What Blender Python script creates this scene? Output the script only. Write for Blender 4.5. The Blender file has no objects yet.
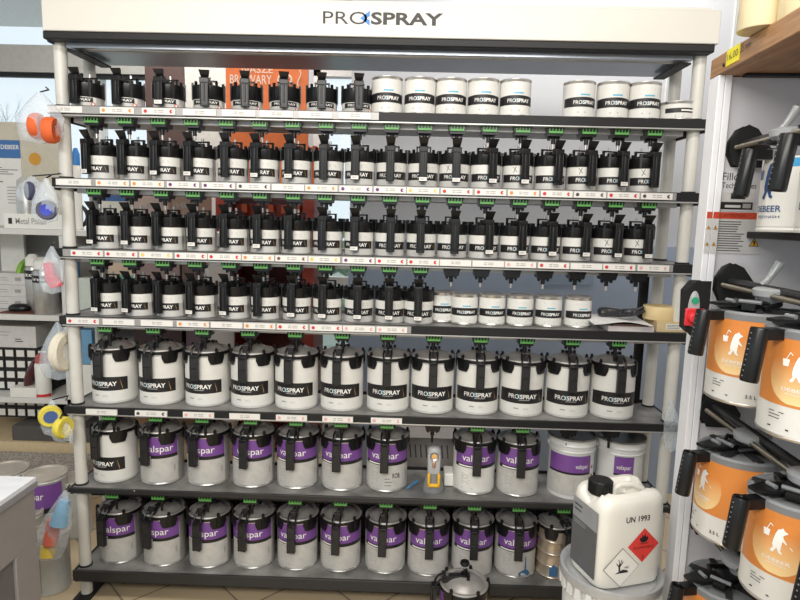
import bpy, bmesh, math, random
from mathutils import Vector, Matrix
random.seed(7)
PI = math.pi
R = math.radians
scn = bpy.context.scene
COL = scn.collection

# ------------------------------------------------------------------ camera
CAM = Vector((0.1347, -2.0914, 1.4974))
YAW, PIT, ROL, FPX = R(0.929), R(-7.718), R(1.447), 592.0
_r = Vector((math.cos(YAW), math.sin(YAW), 0))
_f = Vector((-math.sin(YAW)*math.cos(PIT), math.cos(YAW)*math.cos(PIT), math.sin(PIT)))
_u = _r.cross(_f)
RX = math.cos(ROL)*_r + math.sin(ROL)*_u
UP = -math.sin(ROL)*_r + math.cos(ROL)*_u
FW = _f
cam_d = bpy.data.cameras.new('camera'); cam = bpy.data.objects.new('camera', cam_d); COL.objects.link(cam)
M3 = Matrix((RX, UP, -FW)).transposed()
cam.matrix_world = Matrix.Translation(CAM) @ M3.to_4x4()
cam_d.sensor_width = 36; cam_d.lens = FPX/800*36; cam_d.clip_start = .05; cam_d.clip_end = 200
scn.camera = cam

def ray(px, py):
    return (FW + RX*((px-400)/FPX) + UP*((300-py)/FPX))
def at(px, py, X=None, Y=None, Z=None):
    d = ray(px, py)
    if Y is not None: t = (Y-CAM.y)/d.y
    elif Z is not None: t = (Z-CAM.z)/d.z
    else: t = (X-CAM.x)/d.x
    return CAM + d*t

# ------------------------------------------------------------------ materials
MATS = {}
def mat(name, col, rough=.5, metal=0., var=.06, scale=30., bump=0., emit=0., alpha=1., trans=0., coat=0., var2=None, spec=.5):
    if name in MATS: return MATS[name]
    m = bpy.data.materials.new(name); m.use_nodes = True
    nt = m.node_tree; b = nt.nodes['Principled BSDF']
    b.inputs['Roughness'].default_value = rough; b.inputs['Metallic'].default_value = metal
    b.inputs['Specular IOR Level'].default_value = spec
    if alpha < 1: b.inputs['Alpha'].default_value = alpha
    if trans: b.inputs['Transmission Weight'].default_value = trans
    if coat: b.inputs['Coat Weight'].default_value = coat; b.inputs['Coat Roughness'].default_value = .08
    c = (*col, 1)
    tc = nt.nodes.new('ShaderNodeTexCoord'); n = nt.nodes.new('ShaderNodeTexNoise')
    n.inputs['Scale'].default_value = scale; n.inputs['Detail'].default_value = 4
    nt.links.new(tc.outputs['Object'], n.inputs['Vector'])
    ra = nt.nodes.new('ShaderNodeValToRGB')
    lo = tuple(max(0, x*(1-var)) for x in col); hi = tuple(min(1, x*(1+var)) for x in col)
    if var2: lo, hi = var2
    ra.color_ramp.elements[0].position = .3; ra.color_ramp.elements[1].position = .7
    ra.color_ramp.elements[0].color = (*lo, 1); ra.color_ramp.elements[1].color = (*hi, 1)
    nt.links.new(n.outputs['Fac'], ra.inputs['Fac']); nt.links.new(ra.outputs['Color'], b.inputs['Base Color'])
    if bump:
        bp = nt.nodes.new('ShaderNodeBump'); bp.inputs['Strength'].default_value = bump; bp.inputs['Distance'].default_value = .002
        nt.links.new(n.outputs['Fac'], bp.inputs['Height']); nt.links.new(bp.outputs['Normal'], b.inputs['Normal'])
    if emit:
        b.inputs['Emission Color'].default_value = c; b.inputs['Emission Strength'].default_value = emit
    MATS[name] = m
    return m

def s(h):   # sRGB hex -> linear
    v = [int(h[i:i+2], 16)/255 for i in (0, 2, 4)]
    return tuple(x/12.92 if x <= .04045 else ((x+.055)/1.055)**2.4 for x in v)

black = mat('black_plastic', (.008,.008,.0085), .3, spec=.4)
blackm = mat('black_matt', (.012,.012,.0125), .5, spec=.35)
ink = mat('black_ink', (.012,.011,.012), .45)
inkgrey = mat('grey_print', (.34,.33,.32), .6)
greylid = mat('grey_lid', (.36,.345,.325), .34, .35, var=.15, scale=14)
darkhandle = mat('dark_handle', (.022,.022,.023), .36, spec=.4)
steel = mat('tin_steel', (.62,.6,.57), .3, .85)
paper = mat('white_label', (.72,.71,.67), .42, var=.03)
papergrey = mat('pale_grey_label', (.50,.49,.465), .4, var=.08)
whitepl = mat('white_plastic', (.8,.79,.74), .35, var=.02)
white = mat('white_print', (.85,.84,.8), .5)
blue = mat('blue_print', (.03,.2,.55), .5)
lblue = mat('light_blue_print', (.12,.45,.62), .5)
gold = mat('gold_print', (.5,.28,.1), .5)
purple = mat('purple_label', s('764a93'), .35, var=.05)
green = mat('green_comb', s('58994e'), .4)
red = mat('red_print', s('cc3034'), .4)
postm = mat('post_paint', (.62,.61,.56), .35, var=.02)
hdr = mat('header_paint', (.66,.64,.585), .32, var=.015, scale=4)
alu = mat('brushed_aluminium', (.55,.55,.54), .35, .6)
slate = mat('blue_grey_metal', (.40,.44,.50), .28, .6, var=.08, scale=5)
stripgrey = mat('grey_strip', (.34,.33,.32), .35, .3)
channel = mat('drive_channel', (.5,.5,.49), .4, .4)
orange = mat('orange_label', s('d68640'), .35, var=.05, scale=6)
paleor = mat('pale_orange_glow_print', s('eec084'), .4, var=.08, scale=10)
film = mat('clear_film', (.75,.83,.9), .12, alpha=.3, var=.1, bump=.6, scale=25)

def shelf_mat():
    m = bpy.data.materials.new('scuffed_shelf'); m.use_nodes = True; nt = m.node_tree; b = nt.nodes['Principled BSDF']
    tc = nt.nodes.new('ShaderNodeTexCoord')
    n = nt.nodes.new('ShaderNodeTexNoise'); n.inputs['Scale'].default_value = 9; n.inputs['Detail'].default_value = 8
    ra = nt.nodes.new('ShaderNodeValToRGB'); ra.color_ramp.elements[0].position = .35; ra.color_ramp.elements[1].position = .72
    ra.color_ramp.elements[0].color = (.13,.13,.125,1); ra.color_ramp.elements[1].color = (.36,.35,.34,1)
    nt.links.new(tc.outputs['Object'], n.inputs['Vector']); nt.links.new(n.outputs['Fac'], ra.inputs['Fac'])
    nt.links.new(ra.outputs['Color'], b.inputs['Base Color']); b.inputs['Roughness'].default_value = .38; b.inputs['Metallic'].default_value = .3
    return m
shelfm = shelf_mat()
def spatter_mat(name, dens):
    m = bpy.data.materials.new(name); m.use_nodes = True; nt = m.node_tree; b = nt.nodes['Principled BSDF']
    tc = nt.nodes.new('ShaderNodeTexCoord'); mp = nt.nodes.new('ShaderNodeMapping'); mp.inputs['Scale'].default_value = (26, 26, 14)
    v = nt.nodes.new('ShaderNodeTexNoise'); v.inputs['Scale'].default_value = 1.6; v.inputs['Detail'].default_value = 5
    ra = nt.nodes.new('ShaderNodeValToRGB'); ra.color_ramp.elements[0].position = dens; ra.color_ramp.elements[1].position = dens+.02
    ra.color_ramp.elements[0].color = (.022,.022,.023,1); ra.color_ramp.elements[1].color = (.55,.53,.48,1)
    nt.links.new(tc.outputs['Object'], mp.inputs['Vector']); nt.links.new(mp.outputs['Vector'], v.inputs['Vector'])
    nt.links.new(v.outputs['Fac'], ra.inputs['Fac']); nt.links.new(ra.outputs['Color'], b.inputs['Base Color']); b.inputs['Roughness'].default_value = .4
    return m
striplow = spatter_mat('spattered_black_strip', .74)
def wood_mat():
    m = bpy.data.materials.new('oak_wood'); m.use_nodes = True; nt = m.node_tree; b = nt.nodes['Principled BSDF']
    tc = nt.nodes.new('ShaderNodeTexCoord'); mp = nt.nodes.new('ShaderNodeMapping'); mp.inputs['Scale'].default_value = (12, 2.0, 40)
    n = nt.nodes.new('ShaderNodeTexNoise'); n.inputs['Scale'].default_value = 4; n.inputs['Detail'].default_value = 8; n.inputs['Distortion'].default_value = .6
    ra = nt.nodes.new('ShaderNodeValToRGB'); ra.color_ramp.elements[0].position = .3; ra.color_ramp.elements[1].position = .7
    ra.color_ramp.elements[0].color = (*s('8a6440'),1); ra.color_ramp.elements[1].color = (*s('b98c5f'),1)
    nt.links.new(tc.outputs['Object'], mp.inputs['Vector']); nt.links.new(mp.outputs['Vector'], n.inputs['Vector'])
    nt.links.new(n.outputs['Fac'], ra.inputs['Fac']); nt.links.new(ra.outputs['Color'], b.inputs['Base Color']); b.inputs['Roughness'].default_value = .45
    return m
wood = wood_mat()
def tile_mat():
    m = bpy.data.materials.new('beige_floor_tiles'); m.use_nodes = True; nt = m.node_tree; b = nt.nodes['Principled BSDF']
    tc = nt.nodes.new('ShaderNodeTexCoord'); mp = nt.nodes.new('ShaderNodeMapping'); mp.inputs['Rotation'].default_value = (0,0,R(45))
    br = nt.nodes.new('ShaderNodeTexBrick'); br.offset = 0; br.inputs['Scale'].default_value = 1
    br.inputs['Brick Width'].default_value = .33; br.inputs['Row Height'].default_value = .33; br.inputs['Mortar Size'].default_value = .004
    br.inputs['Color1'].default_value = (*s('cbb798'),1); br.inputs['Color2'].default_value = (*s('c4b191'),1); br.inputs['Mortar'].default_value = (*s('85786a'),1)
    nt.links.new(tc.outputs['Object'], mp.inputs['Vector']); nt.links.new(mp.outputs['Vector'], br.inputs['Vector'])
    nt.links.new(br.outputs['Color'], b.inputs['Base Color']); b.inputs['Roughness'].default_value = .35
    return m
tilem = tile_mat()
def speck_mat():
    m = bpy.data.materials.new('speckled_stone_chip'); m.use_nodes = True; nt = m.node_tree; b = nt.nodes['Principled BSDF']
    tc = nt.nodes.new('ShaderNodeTexCoord'); v = nt.nodes.new('ShaderNodeTexVoronoi'); v.inputs['Scale'].default_value = 61.3
    ra = nt.nodes.new('ShaderNodeValToRGB'); ra.color_ramp.elements[0].color = (.10,.09,.08,1); ra.color_ramp.elements[1].color = (.55,.5,.44,1)
    sp = nt.nodes.new('ShaderNodeSeparateColor'); nt.links.new(tc.outputs['Object'], v.inputs['Vector']); nt.links.new(v.outputs['Color'], sp.inputs['Color'])
    nt.links.new(sp.outputs['Red'], ra.inputs['Fac']); nt.links.new(ra.outputs['Color'], b.inputs['Base Color']); b.inputs['Roughness'].default_value = .8
    return m
speck = mat('speckled_chip', (.3,.27,.24), .8, scale=140, var2=((.08,.07,.06),(.55,.5,.44)))

# ------------------------------------------------------------------ mesh builder
class MB:
    def __init__(s_): s_.v = []; s_.f = []; s_.m = []; s_.mats = []
    def mi(s_, m):
        if m not in s_.mats: s_.mats.append(m)
        return s_.mats.index(m)
    def add(s_, vs, fs, m, T=None):
        o = len(s_.v); i = s_.mi(m)
        s_.v += [tuple(T @ Vector(v)) if T is not None else tuple(v) for v in vs]
        s_.f += [tuple(o+k for k in f) for f in fs]; s_.m += [i]*len(fs)
        return s_
    def box(s_, x0, x1, y0, y1, z0, z1, m, T=None):
        vs = [(x,y,z) for x in (x0,x1) for y in (y0,y1) for z in (z0,z1)]
        fs = [(0,1,3,2),(4,6,7,5),(0,4,5,1),(2,3,7,6),(0,2,6,4),(1,5,7,3)]
        return s_.add(vs, fs, m, T)
    def frus(s_, x0, x1, X0, X1, y0, y1, z0, z1, m, T=None):   # box with different bottom (x0,x1) / top (X0,X1) widths
        vs = [(x0,y0,z0),(X0,y0,z1),(x0,y1,z0),(X0,y1,z1),(x1,y0,z0),(X1,y0,z1),(x1,y1,z0),(X1,y1,z1)]
        fs = [(0,1,3,2),(4,6,7,5),(0,4,5,1),(2,3,7,6),(0,2,6,4),(1,5,7,3)]
        return s_.add(vs, fs, m, T)
    def lathe(s_, prof, m, n=32, a0=0, a1=2*PI, T=None, cap=False, sx=1, sy=1):
        full = abs(a1-a0-2*PI) < 1e-6; k = n if full else n+1
        vs = []; fs = []
        for j in range(k):
            a = a0+(a1-a0)*j/n
            for r, z in prof: vs.append((r*math.sin(a)*sx, -r*math.cos(a)*sy, z))
        p = len(prof)
        for j in range(n):
            q = (j+1) % k
            for i in range(p-1):
                fs.append((j*p+i, q*p+i, q*p+i+1, j*p+i+1))
        if cap:
            fs.append(tuple(j*p for j in range(k))[::-1]); fs.append(tuple(j*p+p-1 for j in range(k)))
        return s_.add(vs, fs, m, T)
    def cyl(s_, c, r, h, m, n=16, T=None, r2=None):
        t = Matrix.Translation(c)
        if T is not None: t = T @ t
        return s_.lathe([(0,0),(r,0),(r if r2 is None else r2,h),(0,h)], m, n, T=t)
    def tube(s_, pts, r, m, n=8, T=None, closed=False):
        pts = [Vector(p) for p in pts]; vs = []; fs = []; k = len(pts)
        rr = r if isinstance(r, (list, tuple)) else [r]*k
        prev = None
        for i, p in enumerate(pts):
            if closed: d = pts[(i+1) % k]-pts[i-1]
            else: d = pts[min(i+1,k-1)]-pts[max(i-1,0)]
            d.normalize()
            a = prev if prev is not None else (Vector((0,0,1)) if abs(d.z) < .9 else Vector((1,0,0)))
            x = (a - d*a.dot(d)).normalized(); y = d.cross(x); prev = x
            for j in range(n):
                t = 2*PI*j/n; vs.append(p+(x*math.cos(t)+y*math.sin(t))*rr[i])
        for i in range(k if closed else k-1):
            q = (i+1) % k
            for j in range(n):
                fs.append((i*n+j, i*n+(j+1)%n, q*n+(j+1)%n, q*n+j))
        if not closed:
            fs.append(tuple(range(n))[::-1]); fs.append(tuple((k-1)*n+j for j in range(n)))
        return s_.add(vs, fs, m, T)
    def prism(s_, poly, fmap, m, depth_map=None):      # flat polygon mapped by fmap; thick if depth_map
        k = len(poly)
        a = [fmap(*p) for p in poly]
        if depth_map is None: return s_.add(a, [tuple(range(k))], m)
        b = [depth_map(*p) for p in poly]
        fs = [tuple(range(k)), tuple(range(k, 2*k))[::-1]]+[(i, (i+1)%k, k+(i+1)%k, k+i) for i in range(k)]
        return s_.add(a+b, fs, m)
    def band(s_, Rr, a0, a1, z0, z1, m, n=None, zt=None, zb=None, T=None):
        n = n or max(2, int(abs(a1-a0)/R(7))); vs = []; fs = []
        for j in range(n+1):
            t = j/n; a = a0+(a1-a0)*t
            zz0 = zb(t) if zb else z0; zz1 = zt(t) if zt else z1
            vs += [(Rr*math.sin(a), -Rr*math.cos(a), zz0), (Rr*math.sin(a), -Rr*math.cos(a), zz1)]
        for j in range(n): fs.append((2*j, 2*j+2, 2*j+3, 2*j+1))
        return s_.add(vs, fs, m, T)
    def build(s_, name, parent=None, loc=(0,0,0), rz=0, bevel=0, smooth=True):
        me = bpy.data.meshes.new(name); me.from_pydata([tuple(v) for v in s_.v], [], s_.f)
        for m in s_.mats: me.materials.append(m)
        for p, i in zip(me.polygons, s_.m): p.material_index = i
        if smooth:
            for p in me.polygons: p.use_smooth = True
            me.set_sharp_from_angle(angle=R(38))
        me.update()
        o = bpy.data.objects.new(name, me); COL.objects.link(o); o.location = loc; o.rotation_euler = (0,0,rz)
        if parent: o.parent = parent
        if bevel:
            b = o.modifiers.new('bevel', 'BEVEL'); b.width = bevel; b.segments = 2; b.limit_method = 'ANGLE'; b.angle_limit = R(50)
        return o

_TX = {}
def text2d(body, bold=0.):
    k = (body, bold)
    if k in _TX: return _TX[k]
    c = bpy.data.curves.new('t', 'FONT'); c.body = body; c.size = 1; c.offset = bold; c.resolution_u = 3
    o = bpy.data.objects.new('t', c); COL.objects.link(o)
    dg = bpy.context.evaluated_depsgraph_get(); dg.update()
    me = bpy.data.meshes.new_from_object(o.evaluated_get(dg))
    vs = [(v.co.x, v.co.y) for v in me.vertices]; fs = [tuple(p.vertices) for p in me.polygons]
    bpy.data.objects.remove(o); bpy.data.curves.remove(c); bpy.data.meshes.remove(me)
    x0 = min(v[0] for v in vs); x1 = max(v[0] for v in vs); y0 = min(v[1] for v in vs); y1 = max(v[1] for v in vs)
    vs = [((x-x0)/(x1-x0), (y-y0)/(y1-y0)) for x, y in vs]
    _TX[k] = (vs, fs); return _TX[k]
def put_text(mb, body, x0, x1, y0, y1, fmap, m, bold=0.):
    vs, fs = text2d(body, bold)
    mb.add([fmap(x0+(x1-x0)*x, y0+(y1-y0)*y) for x, y in vs], fs, m)
def wrap(Rr, a0=0.):
    return lambda x, y: (Rr*math.sin(a0+x/Rr), -Rr*math.cos(a0+x/Rr), y)
def flat(o, ex, ey):
    o = Vector(o); ex = Vector(ex).normalized(); ey = Vector(ey).normalized()
    return lambda x, y: tuple(o+ex*x+ey*y)
def lines(mb, x0, x1, y0, y1, n, fmap, m=inkgrey, t=.45):
    rng = random.Random(int((x0+y0)*1e5)+n)
    for i in range(n):
        y = y1-(y1-y0)*(i+.5)/n; h = (y1-y0)/n*t/2; xe = x0+(x1-x0)*rng.uniform(.6, 1)
        mb.prism([(x0,y-h),(xe,y-h),(xe,y+h),(x0,y+h)], fmap, m)
def prospray(mb, x0, x1, y0, y1, fmap, thin, bold, chev):
    w = x1-x0
    put_text(mb, 'PRO', x0, x0+.37*w, y0, y1, fmap, thin)
    cx = x0+.37*w; h = y1-y0; ym = (y0+y1)/2
    mb.prism([(cx-.06*w, ym), (cx+.02*w, y1+.1*h), (cx+.02*w, ym+.16*h), (cx-.01*w, ym)], fmap, chev)
    mb.prism([(cx-.06*w, ym), (cx-.01*w, ym), (cx+.02*w, ym-.16*h), (cx+.02*w, y0-.1*h)], fmap, chev)
    put_text(mb, 'SPRAY', x0+.4*w, x1, y0, y1, fmap, bold, .03)

def kids(o): return [c for c in list(bpy.data.objects) if c.parent == o]
def empty(name, loc=(0,0,0), rz=0):
    o = bpy.data.objects.new(name, None); COL.objects.link(o); o.location = loc; o.rotation_euler = (0,0,rz); o.empty_display_size = .05
    return o
def tag(o, label=None, cat=None, group=None, kind=None):
    if label: o['label'] = label
    if cat: o['category'] = cat
    if group: o['group'] = group
    if kind: o['kind'] = kind
    return o
KIDS = {}
def copy_tree(o, parent=None):
    c = o.copy(); COL.objects.link(c); c.parent = parent
    if o.name not in KIDS: KIDS[o.name] = kids(o)
    for ch in KIDS[o.name]: copy_tree(ch, c)
    return c
def struct(name, mb, **k):
    o = mb.build(name, **k); o['kind'] = 'structure'; return o

# ------------------------------------------------------------------ main rack
ZS = [1.8600, 1.6135, 1.3657, 1.1203, .7810, .4630, .1275]
W = 1.133; DEP = .27
rack = empty('mixing_rack', (0, 0, 0))
tag(rack, 'wide paint mixing rack with seven shelves of tins and a pale sign board on top', 'rack')
PX = 1.105
for (x, y) in ((-PX,.045),(PX,.045),(-PX,.232),(PX,.232)):
    b = MB()
    b.lathe([(0,0),(.0215,0),(.0215,2.09),(0,2.09)], postm, 24, T=Matrix.Translation((x,y,0.012)))
    b.cyl((x,y,0), .028, .014, blackm, 24)
    for z in ZS: b.cyl((x,y,z+.0005), .0245, .006, blackm, 20)
    b.build('post', rack)
# black cable duct standing behind the shelves
dxx = at(641,320,Y=.27).x; b = MB(); b.box(dxx-.015,dxx+.018,.262,.284,.0,1.36,blackm); b.build('cable_duct', rack, bevel=.002)
b = MB(); b.box(-PX,PX,.285,.292,.02,.40,blackm); b.build('back_panel', rack)

def strip_span(i): return (-W, W)
LAB = {
 0: [(47.5,82),(100,134),(142,175),(183,216),(222,255.5),(260,293),(299,332),(339,371)],
 1: [(56,91),(96,129),(131,164),(167,199),(202,235),(237,270),(272,304),(305.5,337.5),(339.5,372),(374,406),(407,439),(441,472.5),(475,506),(508,539),(541,572.5),(574,606),(607.5,639.5),(641,672.5)],
 2: [(71,103),(105,137.5),(139.5,172.5),(175,207),(208,241),(242,274),(275.5,307.5),(308.5,340),(342.5,374.5),(376,406),(407.5,439),(440,471),(472.5,504),(505,536),(538,569),(570.5,602),(603,635),(637.5,669)],
 3: [(67,99),(103,134.5),(141,173),(177,209),(211,242.5),(244,275.5),(277,308),(310,342),(343,375),(376.5,407)],
 4: [(86,117),(135,167),(183,214),(229.5,260),(276,307),(322.5,353),(371,402)], 5: [], 6: []}
YS = {0:(106,0.03),1:(180,.028),2:(253,.028),3:(323,.025),4:(409,.022)}
dots = {'o': mat('orange_dot', s('dd8a3c'), .5), 'r': mat('red_dot', s('c8303a'), .5), 'p': mat('purple_dot', s('6b2f74'), .5),
        'b': mat('brown_dot', s('7a4a3a'), .5), 'y': mat('yellow_dot', s('dcc060'), .5), 'k': mat('grey_dot', s('45434a'), .5), 'n': mat('pink_dot', s('d8a8a8'), .5)}
DOTS = {0: '.or.....', 1: '.oorpk.rppo.rrorkr'[:18], 2: 'rrrro rroy'.replace(' ','b')+'rrn.nr.nn'[:8], 3: 'r..o.orrnn', 4: '.kn.nnn'}
DOTS[1] = '.ooppk.oppyrrorkrk'; DOTS[2] = 'rryrrobyprr..nr.rn'[:18]
lablpaper = mat('price_label', (.74,.72,.68), .45, var=.03)
for i, z in enumerate(ZS):
    b = MB()
    b.box(-W+.004, W-.004, .012, DEP, z-.014, z, shelfm)
    h = .030 if i < 4 else .026 if i == 4 else (.016 if i == 5 else .040)
    b.box(-W, W, 0, .012, z-h, z+.001, striplow if i >= 5 else blackm)
    if i < 5: b.box(-W+.01, W-.01, .001, .03, z-h-.005, z-h+.001, alu)
    else: b.box(-W+.01, W-.01, .0, .03, z-h-.003, z-h+.001, blackm)
    b.box(-W, -W+.012, .012, DEP, z-h-.012, z+.001, blackm); b.box(W-.012, W, .012, DEP, z-h-.012, z+.001, blackm)
    # drive channel below the board
    if i < 6: b.box(-W+.06, W-.06, .05, .2, z-.05, z-.014, channel if i < 5 else blackm)
    # back lip
    b.box(-W+.012, W-.012, DEP, DEP+.006, z-.02, z+.012, channel if i < 4 else blackm)
    sh = b.build('shelf', rack, bevel=.0015)
    if LAB[i] and i < 4:
        x1 = at(LAB[i][-1][1]+4, YS[i][0]+13, Y=0).x if i else at(379, 117, Y=0).x
        hb = MB(); hb.box(-W+(.0 if i == 0 else .028), x1, -.003, 0, z-.027, z-.001, stripgrey)
        hb.build('label_holder', sh, bevel=.0008)
    for k, (a, c) in enumerate(LAB[i]):
        yy = YS[i][0]+(a-47)*.026
        x0 = at(a, yy, Y=-.004).x; x1 = at(c, yy, Y=-.004).x
        l = MB(); l.box(x0, x1, -.006, -.003 if i < 4 else 0, z-.025, z-.004, lablpaper)
        fm = flat((x0,-.0064,z-.0145), (1,0,0), (0,0,1)); w = x1-x0
        dk = DOTS[i][k] if k < len(DOTS[i]) else '.'
        def disc(cx, r, m): l.prism([(cx+r*math.cos(t*PI/6), r*math.sin(t*PI/6)) for t in range(12)], fm, m)
        if dk in dots:
            disc(.012, .0062, dots[dk]); disc(w-.013, .0062, dots[dk])
            l.prism([(w-.013, 0),(w-.0085,.004),(w-.006,0),(w-.009,-.004)], flat((x0,-.0067,z-.0145), (1,0,0), (0,0,1)), lablpaper)
        for q in range(2):
            yq = .0035-.006*q
            for (u0,u1) in ((.36,.46),(.49,.66)):
                l.prism([(w*u0,yq-.0012),(w*u1,yq-.0012),(w*u1,yq+.0012),(w*u0,yq+.0012)], fm, inkgrey)
        l.build('shelf_label', sh)

# stirrer couplings under the shelves
def coupling_mb(sh, has_green=True):
    b = MB()
    b.frus(-.024,.024,-.034,.034, .0,.06, -.038,0, black)
    b.box(-.036,.036,-.002,.05,-.004,0,blackm)
    b.box(-.021,.021,.024,.034,-.044,-.038,black)
    for sx in (-1,1): b.box(sx*.016-.004,sx*.016+.004,.022,.036,-.050,-.038,black)
    b.cyl((0,.03,-.062), .0075, .024, black, 12)
    if has_green:
        b.box(-.024,.024,-.006,.0,-.029,-.022,green)
        for q in range(5): b.frus(-.024+q*.0108,-.024+q*.0108+.0032,-.022+q*.0108,-.022+q*.0108+.0026,-.006,.0,-.023,-.011,green)
    b.cyl((0,.03,-.060-sh), .0048, sh, steel if sh < .03 else black, 10)
    return b
coup = {}
def couplings(i, pxs, y0, slope, sh, nog=()):
    z = ZS[i]-[.025,.025,.025,.026,.021,.012][i]; xs = []
    n = len(pxs)
    shelf = shelves[i]
    for k in range(n):
        x = at(pxs[k], y0+slope*k/(n-1), Y=.016).x; xs.append(x)
        key = (i, k in nog)
        if key not in coup:
            o = coupling_mb(sh, k not in nog).build('stirrer_coupling', shelf); coup[key] = o
        else:
            o = coup[key].copy(); COL.objects.link(o); o.parent = shelf
        o.location = (x, .02, z)
    return xs
shelves = [o for o in kids(rack) if o.name.startswith('shelf')]
shelves.sort(key=lambda o: -max(v.co.z for v in o.data.vertices))
X2 = couplings(0, [91,124.5,158,191,226,259.5,292.5,326,359,392,425,457.5,490,523,556,589.5,622,655], 119, 15, .018)
X3 = couplings(1, [94,127,161,193,227,260,293,325,358,390,422.5,455,487,520,552,584,616,649], 192, 14, .018)
X4 = couplings(2, [97,129.5,162.5,195,229,261,293.5,325.5,358,389.5,420.5,452,482,513,545.5,578,610,640], 262, 13, .018, set(range(11,18)))
X5 = couplings(3, [105,153,202,248,295,342,388,434,481,527,573,619], 332, 11, .03)
X6 = couplings(4, [109,155.5,202,250.5,296,341,387,433,477.5,523,570,613], 419, 10, .03, {7,10,11})
X7 = couplings(5, [112,158,205,250,295,340.5,386,430,474.5,519,564,606], 503, 10, .03)

# header
zb = at(400, 37.5, Y=-.02).z-.02; zt = at(400, 4, Y=-.02).z-.01
b = MB()
hl = at(42, 24, Y=-.02).x; hr = at(719, 44, Y=-.02).x
b.box(hl, hr, -.02, .0, zb+.02, zt+.01, hdr)
hp = b.build('sign_board', rack, bevel=.003)
b = MB(); xL = at(323, 20, Y=-.02).x; xR = at(443, 22, Y=-.02).x
zc = at(383, 18.3, Y=-.021).z
prospray(b, xL, xR, zc-.0205, zc+.0195, flat((0,-.0206,0),(1,0,0),(0,0,1)), ink, ink, mat('sign_blue', s('2f7fcc'), .4))
b.build('lettering', hp)
b = MB(); b.box(hl-.002, hr-.01, -.018, .03, zb-.006, zb+.02, blackm)
b.box(hl+.0, hl+.012, -.0, .27, zb-.012, zb+.02, mat('navy_end_cap', s('34445e'), .4)); b.build('trim_strip', rack, bevel=.004)
b = MB(); b.box(-PX+.0, hr-.02, .0, .29, zb+.022, zb+.14, hdr)
b.box(-PX+.03, PX-.03, .03, .05, zb-.02, zb+.022, slate)
b.build('top_box', rack)
b = MB(); b.tube([(-PX+.03,.075,zb-.012),(PX-.03,.075,zb-.012)], .010, alu, 12)
b.add([(-PX+.03,.08,zb-.012),(PX-.03,.08,zb-.012),(PX-.03,.27,zb-.020),(-PX+.03,.27,zb-.020),(-PX+.03,.08,zb-.004),(PX-.03,.08,zb-.004),(PX-.03,.27,zb-.012),(-PX+.03,.27,zb-.012)],
      [(0,1,2,3),(4,5,6,7),(0,1,5,4),(2,3,7,6),(0,3,7,4),(1,2,6,5)], slate)
b.build('light_canopy', rack)
for sx in (-1, 1):
    b = MB(); b.box(sx*(PX-.055)-.02, sx*(PX-.055)+.02, .03, .25, zb-.034, zb-.028, blackm); b.build('bracket', rack)

# ------------------------------------------------------------------ tins
def small_lid(parent, z0, r, sk=.036, lv=.046):
    b = MB()
    b.lathe([(r+.001,z0-sk),(r+.0025,z0-sk+.002),(r+.0025,z0),(r-.003,z0+.002),(r-.006,z0-.004),(.012,z0-.004),(.0,z0-.004)], black, 36)
    for k in range(9):
        a = R(40+k*35)
        T = Matrix.Rotation(a, 4, 'Z')
        b.box(-.0035,.0035,-r-.0045,-r+.003,z0-sk+.002,z0+.012,black,T)
    b.box(-.012,.012,-.02,.04,z0-.004,z0+.012,black)             # bridge
    b.cyl((0,.01,z0), .012, .02, black, 14)
    lid = b.build('lid', parent)
    b = MB()   # stirrer yoke
    for sx in (-1,1): b.box(sx*.024-.003, sx*.024+.003,.012,.022,z0-.004,z0+.028,black)
    b.box(-.027,.027,.012,.022,z0+.024,z0+.029,black); b.box(-.027,.027,.012,.022,z0+.006,z0+.010,black)
    b.cyl((0,.017,z0+.01), .0045, .03, steel, 10)
    b.build('stirrer_yoke', parent)
    b = MB()   # pouring lever: forward-leaning blade
    y = -r+.006
    P = [(-.012,z0-.002),(.012,z0-.002),(.012,z0+.020),(.018,z0+lv),(-.018,z0+lv),(-.012,z0+.020)]
    def fy(z, d): return y-.006+d-(z-z0)*.62
    b.prism(P, lambda x, z: (x, fy(z,0), z), black, lambda x, z: (x, fy(z,.007), z))
    b.tube([(-.016,y-.012,z0+.016),(.016,y-.012,z0+.016)], .0075, black, 10)
    for sx in (-1,1): b.tube([(sx*.012,y-.004,z0+.006),(sx*.015,y+.01,z0+.0),(sx*.014,y+.02,z0-.006)], .0035, black, 6)
    b.build('pouring_lever', parent)
    return lid
def small_handle(parent, z0, r, zbot, sticker):
    b = MB(); w = .0145; y = -r-.026; z0 = z0+.016
    b.box(-w,w,y,y+.004,zbot,z0+.004,black)
    b.box(-w,-w+.004,y-.004,y+.014,zbot,z0+.004,black); b.box(w-.004,w,y-.004,y+.014,zbot,z0+.004,black)
    b.box(-w,w,y-.004,y+.014,zbot-.004,zbot+.002,black)
    b.box(-w-.001,w+.001,y-.004,-r+.004,z0-.014,z0+.002,black)
    b.box(-.003,.003,y-.003,y+.001,zbot+.012,z0-.01,darkhandle)
    h = b.build('handle', parent, bevel=.0015)
    if sticker:
        q = MB(); q.box(-w+.001,w-.001,y-.0055,y-.0042,zbot-.001,zbot+.012,lablpaper)
        lines(q, -w+.004, w-.004, zbot+.003, zbot+.009, 2, flat((0,y-.0058,0),(1,0,0),(0,0,1)))
        q.build('sticker', h)
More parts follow.
